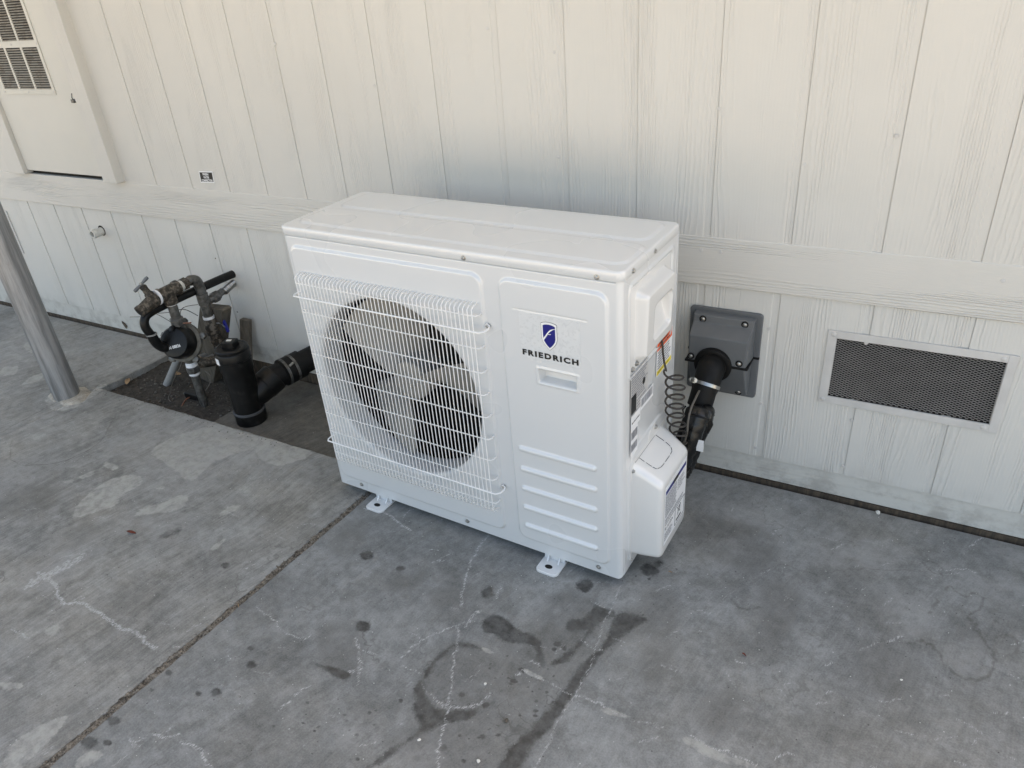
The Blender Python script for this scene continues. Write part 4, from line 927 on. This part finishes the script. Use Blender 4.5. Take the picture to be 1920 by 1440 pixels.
# ================================================================== GRAY WALL COVER AND LINE SET
wc = thing('pipe_wall_cover', 'dark gray plastic wall cover screwed to the skirting around the refrigerant pipes', 'pipe cover', (1.026, 0, .286))
def xz_loop(y, x0, x1, z0, z1, r, k=5): return [(a, y, c) for a, c in rrect(x0, x1, z0, z1, r, k)]
MB().loops([xz_loop(-.0005, .930, 1.123, .286, .541, .010), xz_loop(-.006, .930, 1.123, .286, .541, .010), xz_loop(-.0085, .932, 1.121, .288, .539, .009)]).build('back_plate', M['grayplastic'], wc, smooth=True)
def shell(name, prof, x0, x1, xi, mat):
    V = []; n = len(prof)
    dmax = max(-y for y, z in prof)
    for x, s in ((x0, 1), (x1, -1)):
        for y, z in prof:
            V.append((x+s*xi*(-y)/dmax, y, z))
    F = [(i, i+1, n+i+1, n+i) for i in range(n-1)]+[tuple(range(n))[::-1], tuple(range(n, 2*n))]
    return MB().add(V, F).build(name, mat, wc, bevel=.0035)
shell('upper_cover', [(-.0075,.414),(-.0075,.531),(-.030,.528),(-.032,.507),(-.074,.486),(-.0765,.412)], .943, 1.109, .006, M['grayplastic'])
shell('lower_cover', [(-.0075,.303),(-.0075,.409),(-.0755,.406),(-.036,.318),(-.026,.302)], .945, 1.106, .006, M['grayplastic'])
g = MB(); g.box(.929, 1.124, -.010, -.002, .408, .4155); g.box(.941, 1.110, -.0795, -.008, .4065, .4135); g.build('split_gasket', M['rubber'], wc, bevel=.002)
def wscrew(x, y, z, n=(0,-1,0)):
    b = MB(); b.lathe((x, y, z), n, [(-.001,.0095),(.0006,.0095),(.001,.007)], 18); r = b.build('screw_recess', M['black'], wc, smooth=True)
    s = MB().lathe((x, y, z), n, [(.0,.0058),(.0028,.0056),(.0042,.0035),(.0045,.001)], 14).build('screw', M['steel'], r, smooth=True, off=False)
    s.data.transform(Matrix.Translation(-Vector(wc.location)))
wscrew(.972, -.0313, .517); wscrew(1.083, -.0313, .517); wscrew(.957, -.0766, .424); wscrew(1.086, -.0766, .424); wscrew(1.082, -.031, .3125)
CC = np.array([1.018, -.078, .408]); dirn = np.array([-.02, -.72, -.70]); dirn /= np.linalg.norm(dirn)
b = MB().lathe(CC-np.array([0,0,0]), (0,-1,-.10), [(-.01,.050),(.004,.050),(.0055,.048),(.006,.038)], 40); b.build('rubber_ring', M['rubber'], wc, smooth=True)
# boot: elbow from the ring down to its mouth
E0 = CC; pts = [E0, E0+np.array([0,-.02,-.004]), E0+np.array([0,-.040,-.020]), E0+np.array([-.003,-.056,-.042]), E0+np.array([-.006,-.068,-.066]), E0+np.array([-.009,-.078,-.088])]
b = MB().tube(catmull(pts, 3), [.037]*5+[.035]*5+[.033]*6, 28, cap=False); b.tube(catmull(pts[-2:], 3), .031, 28, cap=False); b.build('rubber_boot', M['rubber'], wc, smooth=True)
Pm = catmull(pts, 8); i = 21; ax = Pm[i+1]-Pm[i]; ax /= np.linalg.norm(ax)
cl = MB().lathe(Pm[i], ax, [(-.0045,.0365),(-.0045,.0375),(.0045,.0375),(.0045,.0365)], 36, cap=False).build('hose_clamp', M['steel'], wc, smooth=True)
sd_ = np.array([-.55, -.35, .45]); sd_ -= ax*(sd_@ax); sd_ /= np.linalg.norm(sd_); tdir = np.cross(ax, sd_); p0 = Pm[i]+sd_*.0395
c2 = MB().lathe(p0-tdir*.012, tdir, [(0,.0052),(.020,.0052),(.021,.0065),(.027,.0065),(.028,.004)], 12).add([p0+sd_*a+ax*b_+tdir*c_ for a in (-.003,.004) for b_ in (-.007,.007) for c_ in (-.006,.008)], [(0,1,3,2),(4,6,7,5),(0,4,5,1),(2,3,7,6),(0,2,6,4),(1,5,7,3)]).build('clamp_screw', M['steel'], cl, smooth=True, off=False)
c2.data.transform(Matrix.Translation(-Vector(wc.location)))

ls = thing('insulated_line_set', 'black tape-wrapped refrigerant line bundle running from the wall cover down behind the white unit', 'pipe bundle', (1.0, -.2, 0))
mouth = pts[-1]
end = np.array([.985, -.285, .165])
mid = atwall(1308, 788, -.225)
path = catmull([mouth-np.array([0,-.01,-.02]), mouth+np.array([-.003,-.010,-.020]), (mouth+mid)/2+np.array([0,-.004,.0]), mid, np.array([.996,-.262,.195]), end], 14)
s_ = np.arange(len(path)); rad = .0255+.0011*np.sin(s_*1.9)+.0007*np.sin(s_*.7)
rad[:8] = .0245
MB().tube(path, rad, 22).build('wrapped_pipe', M['tape'], ls, smooth=True, auto=80)
p2 = path+np.array([.012, .028, -.006]); MB().tube(p2[14:], .021+.001*np.sin(s_[14:]*2.3), 16).build('wrapped_pipe', M['tape'], ls, smooth=True, auto=80)
p3 = path+np.array([-.020, .012, .004]); MB().tube(p3[38:], .019, 14).build('foam_sleeve', M['rubber'], ls, smooth=True)
for i in (14, 40, 56):
    i = min(i, len(path)-3); a = path[i+1]-path[i]; MB().lathe(path[i], a, [(-.0028,.0265),(-.0024,.0282),(.0024,.0282),(.0028,.0265)], 24, cap=False).build('cable_tie', M['rubber'], ls, smooth=True)
MB().tube([mouth+np.array([-.034,-.008,-.002]), mouth+np.array([-.040,-.016,-.010]), mouth+np.array([-.036,-.020,-.022]), mouth+np.array([-.028,-.018,-.014])], .0025, 6).build('cable_tie', M['rubber'], ls)
q = atwall(1313, 826, -.235); b = MB(); b.box(q[0]-.010, q[0]+.014, q[1]-.020, q[1]-.018, q[2]-.020, q[2]+.014); tg = b.build('white_tag', M['paper'], ls)
q = p2[44]; MB().tube([q+np.array([.012,.0,.02]), q+np.array([.016,-.004,.0]), q+np.array([.010,-.006,-.025])], [.008,.011,.008], 10).build('foam_sleeve', M['rubber'], ls, smooth=True)
# coiled sensor cable
def acw(u, v, z): return AO+u*AU+v*AV+np.array([0,0,z])
ck = thing('coiled_cable', 'thin brown-black cable coiled like a spring, hanging beside the unit and line set', 'cable', tuple(acw(AW+.03, .21, 0)))
def sideP(x, y, d): v, z = atside(x, y, d); return acw(AW+d, v, z)
st = [sideP(1240, 633, .004), sideP(1242, 645, .008), sideP(1243, 662, .010), sideP(1246, 682, .014), sideP(1250, 697, .022)]
ax0 = sideP(1262, 697, .036); ax1 = sideP(1271, 829, .036); turns = 7.6; H2 = []
ca = np.array([1., 0, 0]); cb = np.array([0, 1., 0])
for i in range(int(turns*18)+1):
    t = i/(turns*18); a = math.pi*1.0+2*math.pi*turns*t; R2 = .0215*(1+.05*math.sin(5*t)); H2.append(ax0+(ax1-ax0)*t+R2*(math.cos(a)*ca+math.sin(a)*cb)+np.array([.003*math.sin(t*9), 0, 0]))
MB().tube(list(catmull(st, 5))[:-1]+H2, .0027, 8).build('coil', M['cable'], ck, smooth=True)
e0 = H2[-1]; tl = [e0, atwall(1272, 836, -.30), atwall(1281, 833, -.285), atwall(1288, 812, -.28), atwall(1290, 790, -.272), atwall(1296, 765, -.25), atwall(1305, 745, -.22), atwall(1311, 733, -.19)]
MB().tube(catmull(tl, 6), .0026, 8).build('cable_tail', M['cable2'], ck, smooth=True)

# ================================================================== DRAIN CLEANOUT (wye)
dc = thing('drain_cleanout', 'upright black plastic drain wye with square-topped screw cap beside the wire grille', 'drain pipe', (-.625, -.31, -.028))
bx, by = -.622, -.305; z0 = -.03
b = MB(); b.lathe((bx, by, z0), (0,0,1), [(0,.056),(.045,.057),(.050,.0565),(.0505,.053),(.058,.0525),(.170,.0535),(.185,.0545),(.215,.0545),(.222,.058),(.262,.0585),(.266,.0615),(.293,.0615),(.297,.059)], 40, cap=False)
b.lathe((bx, by, z0), (0,0,1), [(.296,.059),(.2965,.001)], 40, cap=False)
bd = np.array([.26, .88, .36]); b.lathe((bx, by, z0+.080), bd, [(.0,.040),(.05,.050),(.085,.052),(.088,.0545),(.135,.0545),(.138,.052)], 36)
body = b.build('wye_body', M['abs'], dc, smooth=True, auto=35)
cap = MB().lathe((bx, by, z0+.297), (0,0,1), [(0,.058),(.010,.058),(.013,.0555),(.015,.050),(.015,.046),(.013,.045),(.013,.002)], 40).build('cap', M['abs'], dc, smooth=True, auto=30)
n = MB().box(-.022, .022, -.022, .022, 0, .024).build('square_nut', M['abs'], cap, bevel=.002, off=False); n.location = Vector((bx, by, z0+.309))-Vector(dc.location); n.rotation_euler = (0,0,.35)
n2 = MB().box(-.010, .008, -.006, .006, 0, .0012).build('pale_patch', M['pvc'], n, off=False); n2.location = (0,0,.0242)  # small pale patch on top of the nut
a = math.radians(-105); rr = .0622
Vs = []
for z in (z0+.262, z0+.286):
    for k in range(5): t = a-.20+.10*k; Vs.append((bx+rr*math.cos(t), by+rr*math.sin(t), z))
MB().add(Vs, [(k, k+1, 6+k, 5+k) for k in range(4)]).build('white_label', M['paper'], dc, fix=False)
MB().lathe((bx, by, z0+.045), (0,0,1), [(0,.0577),(.007,.0577),(.009,.0535)], 40, cap=False).build('glue_ring', M['dullgray'], dc, smooth=True)
# coupling towards the wall
e1 = np.array([bx, by, z0+.080])+bd/np.linalg.norm(bd)*.132; ad = np.array([.26, .95, .06]); ad /= np.linalg.norm(ad)
cp = MB().tube([e1-bd*.01, e1+ad*.035, e1+ad*.29], [.048, .046, .046], 28).lathe(e1+ad*.035, ad, [(0,.048),(.002,.0535),(.085,.0535),(.087,.048)], 32).build('rubber_coupling', M['rubber'], dc, smooth=True, auto=35)
for s in (.046, .082): MB().lathe(e1+ad*s, ad, [(-.005,.0536),(-.005,.0548),(.005,.0548),(.005,.0536)], 32, cap=False).build('band_clamp', M['iron'], dc, smooth=True)
q = e1+ad*.064+np.array([.040,-.012,.037]); MB().lathe(q-np.array([0,.012,0]), (0,1,.2), [(0,.0045),(.02,.0045)], 8).build('clamp_screw', M['steel'], dc)
Vs = []
for k in range(5):
    for s in (.05, .078):
        t = .75+.16*k; n1 = np.array([1,0,0.]); n2_ = np.cross(ad, n1); Vs.append(e1+ad*s+.0552*(math.cos(t-.9)*n1+math.sin(t-.9)*-n2_))
MB().add(Vs, [(2*k, 2*k+2, 2*k+3, 2*k+1) for k in range(4)]).build('printed_label', M['paper'], dc, fix=False)

# ================================================================== WATER METER PIPEWORK
wm = thing('water_meter_pipework', 'weathered water meter and valves on galvanized risers rising from the soil pocket', 'water meter', (-.885, -.30, -.035))
X0 = -.885; Yf = -.300; Yb = -.168
def lat(c, ax, prof, name, mat, par=None, seg=16, auto=35, cap=True):
    o_ = MB().lathe(c, ax, prof, seg, cap).build(name, M[mat], par or wm, smooth=True, auto=auto, off=(par is None))
    if par is not None: o_.data.transform(Matrix.Translation(-Vector(wm.location)))
    return o_
# front riser
MB().lathe((X0, Yf, -.05), (0,0,1), [(0,.006),(.03,.014),(.06,.0165),(.16,.0165),(.162,.0225)][0:5], 14).build('riser', M['iron'], wm, smooth=True)
lat((X0, Yf, .108), (0,0,1), [(0,.017),(.004,.020),(.012,.020),(.014,.015)], 'thread_tape', 'teflon')
lat((X0, Yf, .122), (0,0,1), [(0,.0245),(.004,.026),(.022,.026),(.026,.022)], 'union_nut', 'iron', seg=6)
lat((X0, Yf, .148), (0,0,1), [(0,.0215),(.012,.0215),(.013,.0185),(.02,.0185)], 'thread_tape', 'teflon')
# meter body: disc facing the front
MC = np.array([X0-.016, Yf+.018, .238]); MN = np.array([.36, -.84, .42]); MN /= np.linalg.norm(MN)
MB().lathe((X0, Yf, .150), (0,0,1), [(.012,.017),(.035,.027),(.055,.040),(.085,.045),(.115,.040),(.140,.028),(.165,.019)], 20).lathe(MC, MN, [(-.02,.045),(0,.066),(.010,.074),(.026,.074),(.030,.068)], 28).build('meter_body', M['bronze'], wm, smooth=True, auto=45)
for k in range(5):
    t = R_(20+72*k); c = MC; nrm = MN; e1_ = np.cross(nrm, (0,0,1.)); e1_ /= np.linalg.norm(e1_); e2_ = np.cross(e1_, nrm)
    p = c+.078*(math.cos(t)*e1_+math.sin(t)*e2_); lat(p, nrm, [(-.004,.010),(.008,.010),(.008,.014),(.022,.014),(.024,.010)], 'flange_bolt', 'iron', seg=6)
rgc = c+nrm*.030
rg_ = lat(rgc, nrm, [(0,.062),(.024,.062),(.044,.058),(.052,.052),(.054,.040),(.0545,.001)], 'register_cap', 'abs', seg=36)
hn = MB().tube([rgc+nrm*.044+e2_*.058, rgc+nrm*.058+e2_*.055, rgc+nrm*.060+e2_*.042], .008, 8).build('lid_hinge', M['abs'], wm, smooth=True)
rt = np.cross(e2_, nrm); rt = rt if rt@np.array([1,0,0]) > 0 else -rt
text('lettering', 'SN 08836', tuple(rgc+nrm*.0552-e2_*.026-rt*.022), tuple(rt+e2_*.22), tuple(e2_-rt*.22), .015, M['paper'], wm, .050, .0003)
# union above the meter, tee and horizontal top run
lat((X0, Yf, .318), (0,0,1), [(0,.024),(.003,.027),(.026,.027),(.03,.022)], 'union_nut', 'iron', seg=6)
lat((X0, Yf, .345), (0,0,1), [(0,.0175),(.058,.0175)], 'riser', 'iron')
lat((X0, Yf, .400), (0,0,1), [(0,.019),(.006,.019)], 'thread_tape', 'teflon')
ZT = .452
MB().lathe((X0, Yf, .404), (0,0,1), [(0,.024),(.010,.024),(.04,.022)], 18).lathe((X0, Yf-.045, ZT-.004), (0,1,.03), [(0,.027),(.012,.028),(.014,.024),(.075,.024),(.077,.0275),(.090,.0275)], 20).build('brass_tee', M['brass'], wm, smooth=True)
lat((X0, Yf-.048, ZT-.004), (0,-1,0), [(-.004,.0282),(.003,.0282)], 'thread_tape', 'teflon')
# hose bib
hb = MB().lathe((X0, Yf-.050, ZT-.006), (0,-1,-.25), [(0,.024),(.02,.025),(.045,.022),(.065,.020),(.078,.021)], 18).lathe((X0, Yf-.118, ZT-.022), (-.1,-1,-.35), [(0,.021),(.012,.021),(.013,.017)], 16).lathe((X0, Yf-.066, ZT+.002), (-.05,-.35,1), [(0,.018),(.018,.017),(.022,.0135),(.040,.012),(.050,.0135),(.056,.008)], 8).build('hose_bib', M['brass'], wm, smooth=True, auto=35)
tc = np.array([X0-.004, Yf-.086, ZT+.060]); hd = np.array([.45, .55, .55]); hd /= np.linalg.norm(hd)
MB().tube([tc-hd*.034, tc-hd*.026, tc-hd*.008, tc+hd*.008, tc+hd*.026, tc+hd*.034], [.0055,.0068,.0045,.0045,.0068,.0055], 8).build('tap_handle', M['grayplastic'], wm, smooth=True)
lat(tc, (-.05,-.35,1), [(.002,.005),(.006,.004)], 'handle_screw', 'steel', seg=8)
MB().lathe((X0, Yf-.131, ZT-.0265), (-.1,-1,-.35), [(0,.0145),(.0006,.0145)], 14).build('spout_opening', M['dark'], wm)
MB().tube([(X0-.005, Yf-.128, ZT-.045), (X0-.03, Yf-.15, ZT-.040)], .0012, 5).build('cotter_wire', M['iron'], wm)
# top run to the wall side and elbow down
lat((X0, Yf+.045, ZT-.001), (0,1,.03), [(0,.019),(.018,.019)], 'thread_tape', 'pvc')
lat((X0, Yf+.060, ZT), (0,1,.03), [(0,.017),(.004,.023),(.020,.024),(.022,.019),(.03,.0165),(.045,.0165)], 'brass_coupling', 'brass', seg=8)
MB().tube(catmull([(X0, Yf+.10, ZT+.001), (X0, Yb-.030, ZT+.002), (X0, Yb-.008, ZT-.006), (X0, Yb, ZT-.030), (X0, Yb, ZT-.055)], 5), .0195, 16).build('elbow', M['iron'], wm, smooth=True)
# rear riser with tee, ball valve, elbow
lat((X0, Yb, .290), (0,0,1), [(0,.0185),(.055,.0185),(.057,.022),(.10,.022),(.102,.018),(.125,.018)], 'riser', 'iron')
lat((X0, Yb, .352), (0,1,.05), [(0,.017),(.040,.017),(.044,.022),(.062,.022)], 'side_tee', 'iron', seg=8)
lat((X0, Yb, .288), (0,0,1), [(0,.0215),(.010,.0215)], 'thread_tape', 'teflon')
bv = lat((X0, Yb, .205), (0,0,1), [(0,.019),(.015,.019),(.018,.025),(.05,.027),(.056,.024),(.075,.023),(.084,.019)], 'ball_valve', 'brass', seg=12)
MB().tube([(X0, Yb-.02, .255), (X0+.012, Yb+.005, .268), (X0+.030, Yb+.02, .262), (X0+.045, Yb+.025, .245)], .004, 6).build('valve_lever', M['iron'], wm)
gr = [atwall(416, 595, Yb+.03), atwall(424, 612, Yb+.03), atwall(428, 622, Yb+.03)]
MB().tube(gr, .0065, 8).build('lever_grip', M['bluegrip'], wm, smooth=True)
lat((X0+.004, Yb+.006, .150), (0,-.15,1), [(0,.0225),(.02,.0225),(.021,.019),(.035,.019),(.036,.0225),(.055,.022)], 'brass_coupling', 'brass', seg=14)
lat((X0+.004, Yb, .188), (0,-.1,1), [(0,.0215),(.005,.0215)], 'thread_tape', 'teflon')
MB().tube(catmull([(X0+.006, Yb+.012, .155), (X0+.008, Yb+.012, .128), (X0+.002, Yb-.004, .112), (X0-.03, Yb-.040, .112), (X0-.055, Yb-.052, .112)], 5), .0205, 16).build('elbow', M['brass'], wm, smooth=True)
lat((X0-.050, Yb-.050, .112), (-.8,-.55,0), [(0,.0215),(.018,.0215),(.019,.024),(.03,.024)], 'union_nut', 'brass')
# supply to the wall: ribbed flexible connector
WP = np.array([-.905, 0, .366])
lat((X0, Yb+.055, .3545), (WP-np.array([X0, Yb+.055, .3545])), [(0,.014),(.004,.0185),(.02,.0185),(.024,.014),(.05,.013)], 'brass_coupling', 'iron', seg=6)
pp = np.array([X0-.004, Yb+.10, .357]); dv = WP-pp; L_ = np.linalg.norm(dv); prof = []
for k in range(11): prof += [(k*L_/11, .0115), (k*L_/11+.003, .016), (k*L_/11+.005, .016), (k*L_/11+.0065, .0115)]
lat(pp, dv, prof, 'ribbed_connector', 'steel', seg=18, auto=80)
# black plastic pipe from wall, past the tee, down to the meter
bp = catmull([(-.893, .004, .404), (-.90, -.10, .404), (-.905, -.28, .403), (-.905, -.375, .400), (-.907, -.405, .385), (-.907, -.412, .355), (-.905, -.40, .315)], 8)
MB().tube(bp, .0155, 16).build('black_pipe', M['abs'], wm, smooth=True)
MB().tube(catmull([(-.905,-.402,.325),(-.905,-.397,.295),(-.904,-.385,.270),(-.90,-.368,.256),(-.895,-.330,.248),(-.893,-.315,.246)], 5), .0178, 16).build('black_elbow', M['abs'], wm, smooth=True)
lat((-.905,-.401,.322), (0,.05,1), [(0,.0195),(.005,.0195)], 'thread_tape', 'grypvc')
# tracer wires
def wire(p, r, mat, nm='tracer_wire'): return MB().tube(catmull(p, 6), r, 5).build(nm, M[mat], wm, smooth=True)
wire([atwall(280,583,-.25), atwall(295,587,-.25), atwall(320,585,-.25), atwall(345,580,-.22), atwall(371,592,-.18)], .0016, 'cable2')
wire([atwall(281,584,-.25), atwall(300,592,-.26), atwall(319,603,-.28)], .0016, 'cable2')
wire([atwall(338,598,-.25), atwall(339,583,-.23), atwall(348,575,-.2), atwall(371,571,-.18)], .0014, 'cable2')
wire([atwall(344,606,-.33), atwall(358,605,-.33)], .003, 'copper', 'copper_lead')
wire([atwall(343,671,-.28), atwall(337,690,-.30), atwall(329,705,-.30), atwall(322,722,-.30), atwall(320,735,-.30), atground(316,748,-.03), atground(330,762,-.03)], .0014, 'cable2')
wire([atwall(383,695,-.22), atwall(395,705,-.24), atwall(392,722,-.27), atwall(380,742,-.30), atground(384,766,-.03)], .0015, 'cable2')
wire([atground(386,739,-.02), atground(370,741,-.025), atground(350,748,-.03), atground(340,763,-.03)], .0028, 'copper', 'copper_lead')
# board behind
wp = thing('wooden_post', 'weathered split wooden stake standing behind the water meter', 'post', (-.93, -.15, -.04))
P = [(-.972,-.04),(-.868,-.04),(-.832,.12),(-.818,.327),(-.846,.333),(-.94,.322),(-.952,.15)]
P = [tuple(atwall(x, y, -.150)[[0, 2]]) for x, y in ((357,700),(399,722),(411,650),(417,584),(413,580),(374,576),(369,626))]
MB().loops([[(a, -.150, c) for a, c in P], [(a+.004, -.106, c) for a, c in P]]).build('stake', M['wood'], wp, bevel=.003)
MB().box(-.955, -.90, -.175, -.1505, .075, .100).build('cleat', M['wood'], wp, bevel=.002)
sp = thing('leaning_plank', 'short gray wooden plank leaning against the skirting behind the stake', 'board', (-.84, -.08, -.04))
b = MB(); b.add([(-.895,-.105,-.04),(-.845,-.105,-.04),(-.845,-.085,-.04),(-.895,-.085,-.04),(-.885,-.035,.225),(-.835,-.035,.225),(-.835,-.015,.225),(-.885,-.015,.225)], [(0,3,2,1),(4,5,6,7),(0,1,5,4),(1,2,6,5),(2,3,7,6),(3,0,4,7)]); b.build('board', M['wood'], sp, bevel=.002)
for px, lab_, zz in ((377, 'left of two gray plastic plugs on the stake', .08), (392, 'right of two gray plastic plugs on the stake', .075)):
    q = atwall(px, 672 if px < 380 else 674, -.175); t_ = thing('plastic_plug', lab_, 'pipe plug', tuple(q), group='gray plugs on the stake')
    MB().lathe(q+np.array([0,.026,0]), (0,-1,.1), [(0,.0125),(.040,.0125),(.041,.0105)], 14).build('plug', M['grypvc'], t_, smooth=True)
# leaning gray pipe
gp = thing('conduit_pipe', 'gray plastic conduit leaning in the soil left of the water meter', 'pipe', tuple(atground(310, 722, -.035)))
p0 = atground(312, 722, -.035); p1 = np.array([p0[0]+.075, p0[1]+.075, .125]); p1 = atwall(338, 662, -.17)
MB().tube([p0, (p0+p1)/2, p1], .0145, 14).build('pipe', M['grypvc'], gp, smooth=True)
MB().lathe(p0+(p0-p1)*.001, p0-p1, [(0,.0115),(.0008,.0115)], 12).build('pipe_bore', M['dark'], gp)
# buried block by the meter
bk = thing('meter_base_block', 'small black block half buried in soil at the meter riser', 'block', tuple(atground(372, 742, -.035)))
q = atground(370, 741, -.02); MB().box(q[0]-.06, q[0]+.03, q[1]-.015, q[1]+.02, -.05, -.012).build('block', M['abs'], bk, bevel=.003)

# ================================================================== STEEL POST
pb = np.array([-1.452, -.498, 0])
sp_ = thing('steel_post', 'round galvanized steel post standing on the patio at far left', 'post', tuple(pb))
b = MB(); zz = np.array(lin(-.01, 2.6, .04)); b.lathe(pb, (0,0,1), [(z, .0485) for z in zz], 40); o = b.build('post', M['galv'], sp_, smooth=True)
MB().lathe(pb+np.array([0,0,.355]), (0,0,1), [(0,.0486),(.002,.0492),(.005,.0486)], 40, cap=False).build('weld_seam', M['galv'], sp_, smooth=True)
def blob(name, c, rx, ry, h, mat, seed, parent=None, n=26):
    rg = random.Random(seed); b = MB(); L = []
    ph = [rg.uniform(0, 6.28) for _ in range(4)]
    for s, z in ((1., -.002), (.93, h*.55), (.75, h), (.3, h*1.05)):
        L.append([(c[0]+rx*s*math.cos(a)*(1+.14*math.sin(2*a+ph[0])+.10*math.sin(3*a+ph[1])+.06*math.sin(7*a+ph[2])), c[1]+ry*s*math.sin(a)*(1+.14*math.sin(2*a+ph[0])+.10*math.sin(3*a+ph[1])+.06*math.sin(7*a+ph[2])), c[2]+z) for a in np.linspace(0, 2*math.pi, n, endpoint=False)])
    b.loops(L); return b.build(name, mat, parent, smooth=True)
tag(blob('mortar_patch', pb+np.array([.012, .005, .0008]), .085, .072, .006, M['pad2'] if 'pad2' in M else concrete('mortar', 1.75, .5, False, 2.), 3), kind='structure')

# ================================================================== SMALL LOOSE THINGS
def pebble(px, py, r, mat, label, name='pebble', cat='pebble', z=0, fl=.6, grp=None):
    q = atground(px, py, z); rg = random.Random(int(px*7+py)); bm = bmesh.new(); bmesh.ops.create_icosphere(bm, subdivisions=2, radius=r)
    sx, sy = rg.uniform(.8, 1.25), rg.uniform(.7, 1.)
    for v_ in bm.verts: v_.co = Vector((v_.co.x*sx, v_.co.y*sy, v_.co.z*fl))*(1+.12*math.sin(v_.co.x*900+3*v_.co.y*700))
    me = bpy.data.meshes.new(name); bm.to_mesh(me); bm.free(); me.materials.append(mat); o_ = bpy.data.objects.new(name, me); C.objects.link(o_); o_.location = (q[0], q[1], z+r*fl*.8); o_.rotation_euler = (0, 0, rg.uniform(0, 3))
    return tag(o_, label, cat, grp)
pebble(1646, 962, .0065, M['chip'], 'white stone chip lying against the base of the wall')
pebble(910, 1283, .0038, M['chip'], 'tiny pale pebble inside the round water stain', fl=.5)
pebble(897, 1428, .0048, M['chip'], 'pale pebble at the bottom edge below the round stain', fl=.5)
pebble(786, 1388, .0038, M['chip'], 'small grayish pebble left of the round stain', fl=.5)
pebble(949, 1352, .005, M['wood'], 'small dark brown lump below the round stain', fl=.4)
pebble(1690, 1275, .0025, M['chip'], 'small white crumb on the right part of the patio', fl=.5)
def leaf(px, py, l, wd, ang, mat, label, z=0., name='dry_leaf', grp=None):
    q = atground(px, py, z); V = []; n = 7
    for i in range(n):
        t = i/(n-1); x = (t-.5)*l; w_ = wd*math.sin(math.pi*(.08+.84*t)); zz_ = .0015+.003*math.sin(t*3+1)
        V += [(x, -w_, zz_+.002), (x, 0, zz_), (x, w_, zz_+.0025)]
    F = [(3*i+j, 3*i+j+1, 3*i+j+4, 3*i+j+3) for i in range(n-1) for j in (0, 1)]
    m_ = mesh(name, V, F, mat, smooth=True); sm = m_.modifiers.new('s', 'SOLIDIFY'); sm.thickness = .0006
    m_.location = (q[0], q[1], z+.0012); m_.rotation_euler = (0, 0, ang); return tag(m_, label, 'leaf', grp)
leaf(247, 1000, .030, .005, .3, M['redleaf'], 'curled reddish leaf on the left slab of the patio')
leaf(1395, 1230, .010, .0022, .0, M['redleaf'], 'tiny red brown leaf scrap right of the water stains', name='leaf_scrap')
leaf(240, 716, .05, .011, -.8, M['leaf'], 'pale tan dry leaf in the left corner of the soil', -.022)
leaf(330, 702, .05, .012, .3, M['leaf'], 'larger tan dry leaf under the gray conduit', -.028)
leaf(448, 1138, .012, .0016, -.6, M['leaf'], 'straw coloured twig scrap lying on the slab joint', name='twig_scrap')
leaf(1257, 1075, .010, .0014, .5, M['leaf'], 'tiny straw scrap on the slab right of the unit', name='twig_scrap')
# fallen crumbs in the soil
b = MB(); rg = random.Random(8)
for i in range(560):
    x, y = rg.uniform(-1.36, -.66), rg.uniform(-.40, -.02); r = rg.uniform(.0012, .003) if i % 7 else rg.uniform(.003, .0075); z = -.034+rg.uniform(0, .004)
    if i > 470: x, y, z, r = rg.uniform(-1.42, -.3), -.404-abs(rg.gauss(0, .022)), .0002, rg.uniform(.0008, .0024)
    b.lathe((x+SH*y, y, z), (rg.uniform(-.4,.4), rg.uniform(-.4,.4), 1), [(0, r*.7), (r*.5, r), (r, r*.6)], 6)
o = b.build('soil_crumbs', M['pad']); tag(o, 'loose gravel crumbs strewn over the soil pocket and its concrete edge', 'gravel', kind='stuff')
